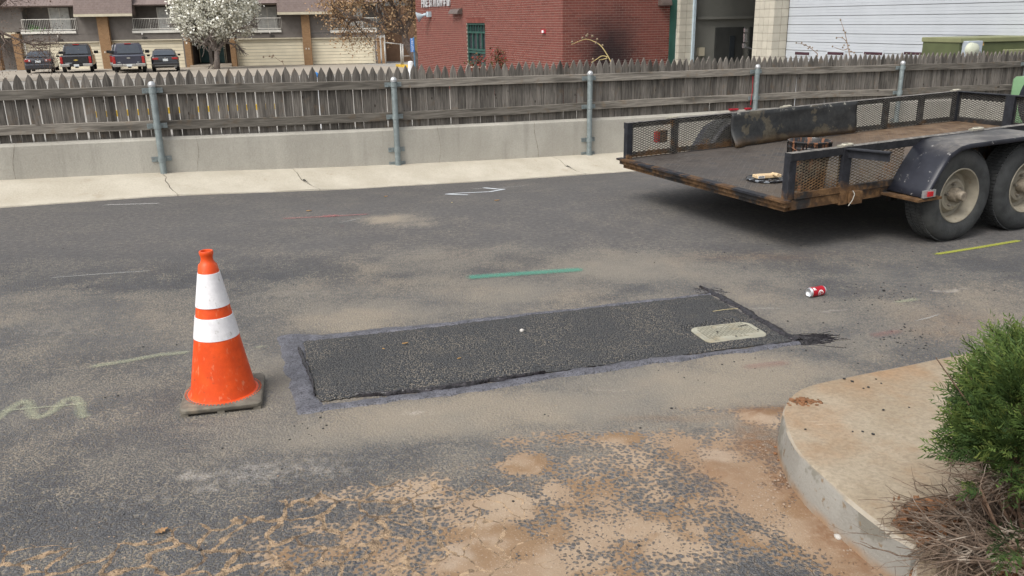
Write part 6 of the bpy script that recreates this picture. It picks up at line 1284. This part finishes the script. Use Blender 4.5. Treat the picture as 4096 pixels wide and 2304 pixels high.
# bay: green jamb column, block columns, interior, doors
MB().prism([EP(A1+.003, EB-.04, ZS), EP(EBAY-.003, EB-.04, ZS), EP(EBAY-.003, EB+.3, ZS), EP(A1+.003, EB+.3, ZS)], ez*(ZT+1.2-ZS)).build('green_column', 'station_green', fs_)
P1a, P1b = on1(2718, 100, EBAY)[0], EB-.045; P2a, P2b = on1(3093, 100, EBAY)[0], on1(3015, 100, EBAY)[0]; DP = .46
tm = MB().bev(.0, .19, 0, .03, 0, .19, .004).mesh('block', 'block_tile')
def column(ba, bb, nm):
    MB().prism([EP(EBAY+.012, ba+.012, ZS), EP(EBAY+DP+.1, ba+.012, ZS), EP(EBAY+DP+.1, bb, ZS), EP(EBAY+.012, bb, ZS)], ez*(ZT+1.-ZS)).build(nm, 'tile_joint', fs_)
    z = -.75+.02
    while z < 3.4:
        n1_ = max(1, round((bb-ba)/.195)); w_ = (bb-ba)/n1_
        for k in range(n1_): o = link('block', tm, fs_, EP(EBAY, ba+(k+1)*w_-.003, z), (0, 0, AF-math.pi/2)); o.scale = ((w_-.007)/.19, .5, .187/.19)
        n2_ = 2; w2 = DP/n2_
        for k in range(n2_): o = link('block', tm, fs_, EP(EBAY+.017+k*w2, ba, z), (0, 0, AF)); o.scale = ((w2-.012)/.19, .4, .187/.19)
        z += .195
column(P1a, P1b, 'block_column'); column(P2a, P2b, 'block_column')
IE, IZ = EB+.12, ZS
room = MB(); q0 = [EP(EBAY+DP+.1, P2a-.3, 0), EP(EBAY+9, P2a-.3, 0), EP(EBAY+9, IE, 0), EP(EBAY+DP+.1, IE, 0)]
for k in (0, 1, 2): a_, b_ = q0[k], q0[k+1]; room.add([a_+ez*ZS, b_+ez*ZS, b_+ez*4.3, a_+ez*4.3], [(0, 1, 2, 3)])
room.add([q_+ez*4.3 for q_ in q0], [(0, 1, 2, 3)]); room.add([q_+ez*(ZS+.01) for q_ in q0], [(0, 1, 2, 3)])
room.build('bay_interior', 'interior_wall', fs_, fix=False)
def ibox(name, mat, x0, x1, y0, y1, d=.05, off=0., par=None):
    (a_, z1), (b_, z0) = on2(x0, y0, IE-off), on2(x1, y1, IE-off); return MB().prism([EP(a_, IE-off-.003, z0), EP(b_, IE-off-.003, z0), EP(b_, IE-off-.003, z1), EP(a_, IE-off-.003, z1)], -e2*d).build(name, mat, par or fs_)
ibox('interior_door', 'interior_door', 2861, 2960, 110, 300); ibox('door_light', 'glass_dark', 2920, 2934, 143, 232, .02, .056); ibox('interior_door', 'interior_door', 2998, 3040, 108, 300); ibox('wall_pipe', 'interior_wall', 2780, 3020, 66, 74, .1)
c0 = on2(2797, 190, IE); dsp = ibox('soap_dispenser', 'trim_cream', 2787, 2808, 190, 223, .12); 
# door track and rolled-up door edge
MB().prism([EP(EBAY+DP-.02, P1a-.005, ZS), EP(EBAY+DP+.06, P1a-.005, ZS), EP(EBAY+DP+.06, P1a-.07, ZS), EP(EBAY+DP-.02, P1a-.07, ZS)], ez*(4.-ZS)).build('door_track', 'horn_grey', fs_)
tmr = thing('truck_mirror', atz(2982, 150, 22.5), 0, 'chrome side mirror of a truck parked inside the open bay', 'mirror'); simple('mirror_chrome', (.75, .77, .8), .12, .05, metal=.9)
for y0, y1, x_ in ((115, 129, 2983), (134, 168, 2981), (174, 192, 2977)): MB().obox((atz(x_, y0, 22.5)+atz(x_, y1, 22.5))/2, e1*.045, e2*.03, (atz(x_, y0, 22.5)-atz(x_, y1, 22.5))*.5).build('mirror_head', 'mirror_chrome', tmr)
MB().tube([atz(2980, 188, 22.5), atz(3012, 197, 22.3), atz(3040, 203, 22.2)], .025, 8).build('arm', 'trim_black', tmr); MB().tube([atz(2980, 110, 22.55), atz(2974, 192, 22.55)], .018, 8).build('stem', 'trim_black', tmr)
# white sectional bay door
EDR = EBAY+DP; D0, D1 = 10.35, P2a-.02
bd = link('bay_door', MB().prism([EP(EDR+.03, D0, ZS), EP(EDR+.03, D1, ZS), EP(EDR+.03, D1, 4.2), EP(EDR+.03, D0, 4.2)], e1*.03).mesh('bay_door', 'tile_joint'), fs_); PM[bd] = Matrix.Identity(4)
z = on1(3200, 133, EDR)[1]; ph = .205; z -= ph*9
while z < 4.:
    c_ = EP(EDR, (D0+D1)/2, z+ph/2); mb = MB()
    G = [[EP(EDR+d_, b, z+zz) for b in (D0, D1)] for zz, d_ in ((0.004, .02), (.008, .0), (.06, .0), (.066, .006), (.07, 0), (.13, 0), (.136, .006), (.14, 0), (ph-.008, 0), (ph-.004, .02))]; mb.grid(np.array(G)).build('door_panel', 'door_white', bd, fix=False); z += ph
simple('door_glass', (.05, .02, .03), .1, .2, 3, spec=.6)
for x0, x1 in ((3182, 3238), (3312, 3375), (3458, 3530), (3618, 3700)):
    (b0, z1), (b1, z0) = on1(x0, 207, EDR), on1(x1, 221, EDR); w_ = link('door_window', MB().prism([EP(EDR-.012, b0+.03, z0-.03), EP(EDR-.012, b1-.03, z0-.03), EP(EDR-.012, b1-.03, z1+.03), EP(EDR-.012, b0+.03, z1+.03)], e1*.01).mesh('door_window', 'door_white'), bd); w_.parent = bd; PM[w_] = Matrix.Identity(4)
    MB().prism([EP(EDR-.016, b0, z0), EP(EDR-.016, b1, z0), EP(EDR-.016, b1, z1), EP(EDR-.016, b0, z1)], e1*.0035).build('pane', 'door_glass', w_)
# header over the bays and station roof slab
MB().prism([EP(EBAY+.02, D0, 4.0), EP(EBAY+DP+.2, D0, 4.0), EP(EBAY+DP+.2, EB-.05, 4.0), EP(EBAY+.02, EB-.05, 4.0)], ez*1.4).build('bay_header', 'block_tile', fs_)
# ------------------------------------------------------------------ electrical cabinet with meter
simple('cabinet_green', (.085, .1, .045), .55, .1, 4); simple('cabinet_lid', (.2, .21, .11), .6, .1, 4); simple('meter_grey', (.36, .4, .45), .5, .1, 5); simple('meter_dome', (.5, .52, .42), .2, .08, 5, spec=.6); simple('decal_orange', (.6, .4, .14), .6)
zc_ = 15.2; L0 = atz(3838, 152, zc_); cl_ = thing('electrical_cabinet', [L0[0]+.3, L0[1]+.2, zlot(L0[1])], AF-math.radians(8), 'olive green electrical cabinet with a round meter behind the fence', 'cabinet')
Mi = PM[cl_].inverted(); 
def CL(px, py, z=zc_): v = Mi @ Vector(atz(px, py, z)); return v
t0 = CL(3838, 152); t1 = CL(4110, 150); bx0, ztop = t0.x, t0.z; by = t0.y
MB().box(bx0+.02, bx0+1.9, by, by+.9, 0, ztop-.085).build('cabinet_body', 'cabinet_green', cl_, local=True); MB().bev(bx0, bx0+1.94, by-.03, by+.93, ztop-.084, ztop, .01).build('cabinet_lid', 'cabinet_lid', cl_, local=True)
m0, m1 = CL(3856, 164), CL(3940, 225); mt = MB().bev(m0.x, m1.x, by-.14, by-.002, m1.z-.25, m0.z, .01).build('meter_box', 'meter_grey', cl_, local=True)
mc = CL(3875, 198); PM[mt] = PM[cl_]; MB().lathe([(0, -.12), (.07, -.115), (.11, -.09), (.118, -.04), (.125, 0), (0, 0)], 24, (mc.x, by-.145, mc.z), 'y').build('meter', 'meter_dome', mt, 40, local=True)
d0 = CL(3964, 172); MB().box(d0.x-.03, d0.x+.03, by-.004, by-.001, d0.z-.045, d0.z+.025).build('warning_decal', 'decal_orange', cl_, local=True)
MB().bev(bx0+1.0, bx0+1.9, by-.12, by-.002, ztop-.62, ztop-.22, .01).build('side_panel', 'cabinet_lid', cl_, local=True)
# ================================================================== JUNIPER AT THE CORNER
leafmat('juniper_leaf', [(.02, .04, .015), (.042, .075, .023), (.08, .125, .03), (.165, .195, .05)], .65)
simple('juniper_bark', (.12, .075, .05), .9, .3, 40, .003, 120); simple('dead_twig', (.135, .096, .07), .9, .35, 30, .002, 120, c2=(.32, .27, .22), c2scale=14, c2lo=.52, c2hi=.66)
jb = atz(4170, 2010, 2.42); jb[2] = TOPZ+.01
jun = thing('juniper_shrub', jb, 0, 'green juniper shrub with bare dead lower branches at the concrete corner', 'shrub')
rs = np.random.RandomState(77); ELL = [(4110, 1440, 2.6, .13, .18, .09, 90), (4085, 1370, 2.62, .07, .1, .045, 50), (4040, 1500, 2.58, .10, .14, .07, 80), (4090, 1620, 2.5, .16, .18, .13, 180), (3975, 1570, 2.55, .085, .1, .085, 90), (3900, 1510, 2.6, .04, .06, .035, 30), (3880, 1600, 2.58, .05, .06, .06, 46), (3850, 1670, 2.55, .035, .05, .035, 26), (3930, 1690, 2.5, .075, .08, .05, 60), (4000, 1740, 2.42, .10, .1, .06, 75), (4090, 1790, 2.38, .12, .12, .07, 95), (3835, 1775, 2.5, .035, .04, .022, 20), (3900, 1760, 2.45, .04, .05, .02, 16), (3860, 1930, 2.36, .015, .02, .015, 4), (3985, 2165, 2.16, .035, .03, .015, 10), (4270, 1600, 2.55, .2, .25, .22, 200), (4240, 1850, 2.4, .15, .2, .1, 90)]
ELL = [(a_+62, b_+(55 if b_ < 1550 else 25), *r_) for a_, b_, *r_ in ELL]
V, Fc, Rn = [], [], []; core = atz(4200, 1750, 2.5); mbb = MB()
def blade(p, d, n_, L, w_, tone):
    s_ = np.cross(d, n_); s_ /= np.linalg.norm(s_)+1e-9; i = len(V); m_ = p+d*L*.55
    V.extend([tuple(p), tuple(m_-s_*w_+n_*w_*.3), tuple(p+d*L), tuple(m_+s_*w_-n_*w_*.3)]); Fc.append((i, i+1, i+2, i+3)); Rn.extend([tone]*4)
for (px, py, zc, rx, ry, rz, n_) in ELL:
    c = atz(px, py, zc); d0 = c-jb; mid_ = jb+d0*.5+np.array([0, 0, -.04 if py > 1600 else .03])+rs.normal(0, .015, 3); mbb.tube([jb+rs.normal(0, .03, 3)*np.array([1, 1, 0]), mid_, c], [.010, .006, .003], 6)
    for k in range(max(3, n_//7)):
        e = c+rs.normal(0, .6, 3)*np.array([rx, ry, rz]); st = mid_+(c-mid_)*rs.uniform(.2, .9); mbb.tube([st, (st+e)/2+rs.normal(0, .01, 3), e], [.0045, .003, .0015], 4, cap=False)
    for k in range(int(n_*1.15)):
        u = rs.normal(size=3); u /= np.linalg.norm(u); r_ = rs.rand()**.4; p = c+u*r_*np.array([rx, ry, rz])
        ax = (p-core)*.8/ (np.linalg.norm(p-core)+1e-6)+u*.5+np.array([-.15, -.1, .45])+rs.normal(0, .22, 3); ax /= np.linalg.norm(ax); nn_ = np.cross(ax, rs.normal(size=3)); nn_ /= np.linalg.norm(nn_); sd_ = np.cross(ax, nn_)
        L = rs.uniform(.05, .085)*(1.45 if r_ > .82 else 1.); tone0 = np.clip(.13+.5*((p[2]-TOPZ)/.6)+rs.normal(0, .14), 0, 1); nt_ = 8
        blade(p-ax*.01, ax, nn_, L*1.05, .0022, tone0*.8)
        for i in range(nt_):
            t = (i+.5)/nt_; q_ = p+ax*L*t
            for sg_ in (-1, 1):
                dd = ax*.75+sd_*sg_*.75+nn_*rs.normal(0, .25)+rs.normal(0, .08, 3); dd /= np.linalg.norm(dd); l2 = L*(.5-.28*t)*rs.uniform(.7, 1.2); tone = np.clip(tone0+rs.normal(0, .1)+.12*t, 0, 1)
                blade(q_, dd, nn_, l2, .0019, tone)
                for j in (0, 1):
                    d3 = dd*.8+(ax*.6 if j else sd_*sg_*.5)+rs.normal(0, .15, 3); d3 /= np.linalg.norm(d3); blade(q_+dd*l2*(.35+.3*j), d3, nn_, l2*.5, .0017, np.clip(tone+.05, 0, 1))
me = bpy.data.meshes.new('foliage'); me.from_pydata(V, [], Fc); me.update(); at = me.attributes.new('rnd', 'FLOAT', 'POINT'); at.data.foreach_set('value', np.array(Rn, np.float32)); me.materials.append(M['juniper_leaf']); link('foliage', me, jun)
mbb.build('branches', 'juniper_bark', jun, 'all', fix=False)
mb = MB()
def twig(p, d, L, r, k):
    pts = [p]; dd = d/np.linalg.norm(d); q_ = p
    for i in range(5): dd = dd+rs.normal(0, .13, 3)+np.array([0, 0, -.03]); dd /= np.linalg.norm(dd); q_ = q_+dd*L/5; q_[2] = max(q_[2], TOPZ+.004+.01*rs.rand()); pts.append(q_.copy())
    mb.tube(pts, list(np.linspace(r, r*.4, 6)), 5, cap=False)
    if k:
        for i in range(rs.randint(2, 5)): nd = dd+rs.normal(0, .45, 3)*np.array([1, 1, .5]); twig(pts[rs.randint(2, 6)].copy(), nd, L*rs.uniform(.35, .6), r*.55, k-1)
for k in range(190):
    s_ = atz(rs.uniform(3900, 4200), rs.uniform(1990, 2290), 2.3); t_ = rs.rand(); s_ = gnd(rs.uniform(3880, 4220), rs.uniform(1990, 2330), TOPZ+.02); s_[2] = TOPZ+.02+.07*rs.rand()
    tgt = gnd(rs.uniform(3560, 3900), rs.uniform(2000, 2340) , TOPZ+.02+.04*rs.rand()); d = tgt-s_; L = min(np.linalg.norm(d), rs.uniform(.12, .36)); d = d/np.linalg.norm(d)+np.array([0, rs.normal(0, .16), rs.uniform(0, .2)]); twig(s_, d, L, rs.uniform(.002, .005), 2 if k % 2 else 1)
for k in range(30):
    s_ = atz(rs.uniform(4000, 4200), rs.uniform(1850, 1980), 2.42); tgt = atz(rs.uniform(3720, 3900), rs.uniform(1820, 1990), 2.42); d = tgt-s_; twig(s_, d, np.linalg.norm(d)*rs.uniform(.5, 1.), rs.uniform(.002, .004), 1)
mb.build('dead_branches', 'dead_twig', jun, 'all', fix=False)
mb = MB()
for k in range(420):
    c = gnd(rs.uniform(3560, 4200), rs.uniform(2010, 2330), TOPZ)
    if c[0]+.35*(c[1]-2.2) < 1.27+rs.normal(0, .04): continue
    vs_, fs = protos[rs.randint(8)]; r_ = .003+.018*rs.rand()**3; mb.add([(c[0]+x*r_, c[1]+y*r_, TOPZ+.012+.02*rs.rand()+z*r_*.8) for x, y, z in vs_], fs)
tag(mb.build('soil_clods', 'red_soil', fix=False), kind='stuff')
stone('stone', 4015, 2022, .035, 'pebble', 'pale pinkish stone half hidden under the juniper', 'stone', TOPZ+.02); stone('stone', 3892, 2108, .022, 'pebble', 'rounded tan clod among the dead juniper twigs', 'stone', TOPZ+.02)
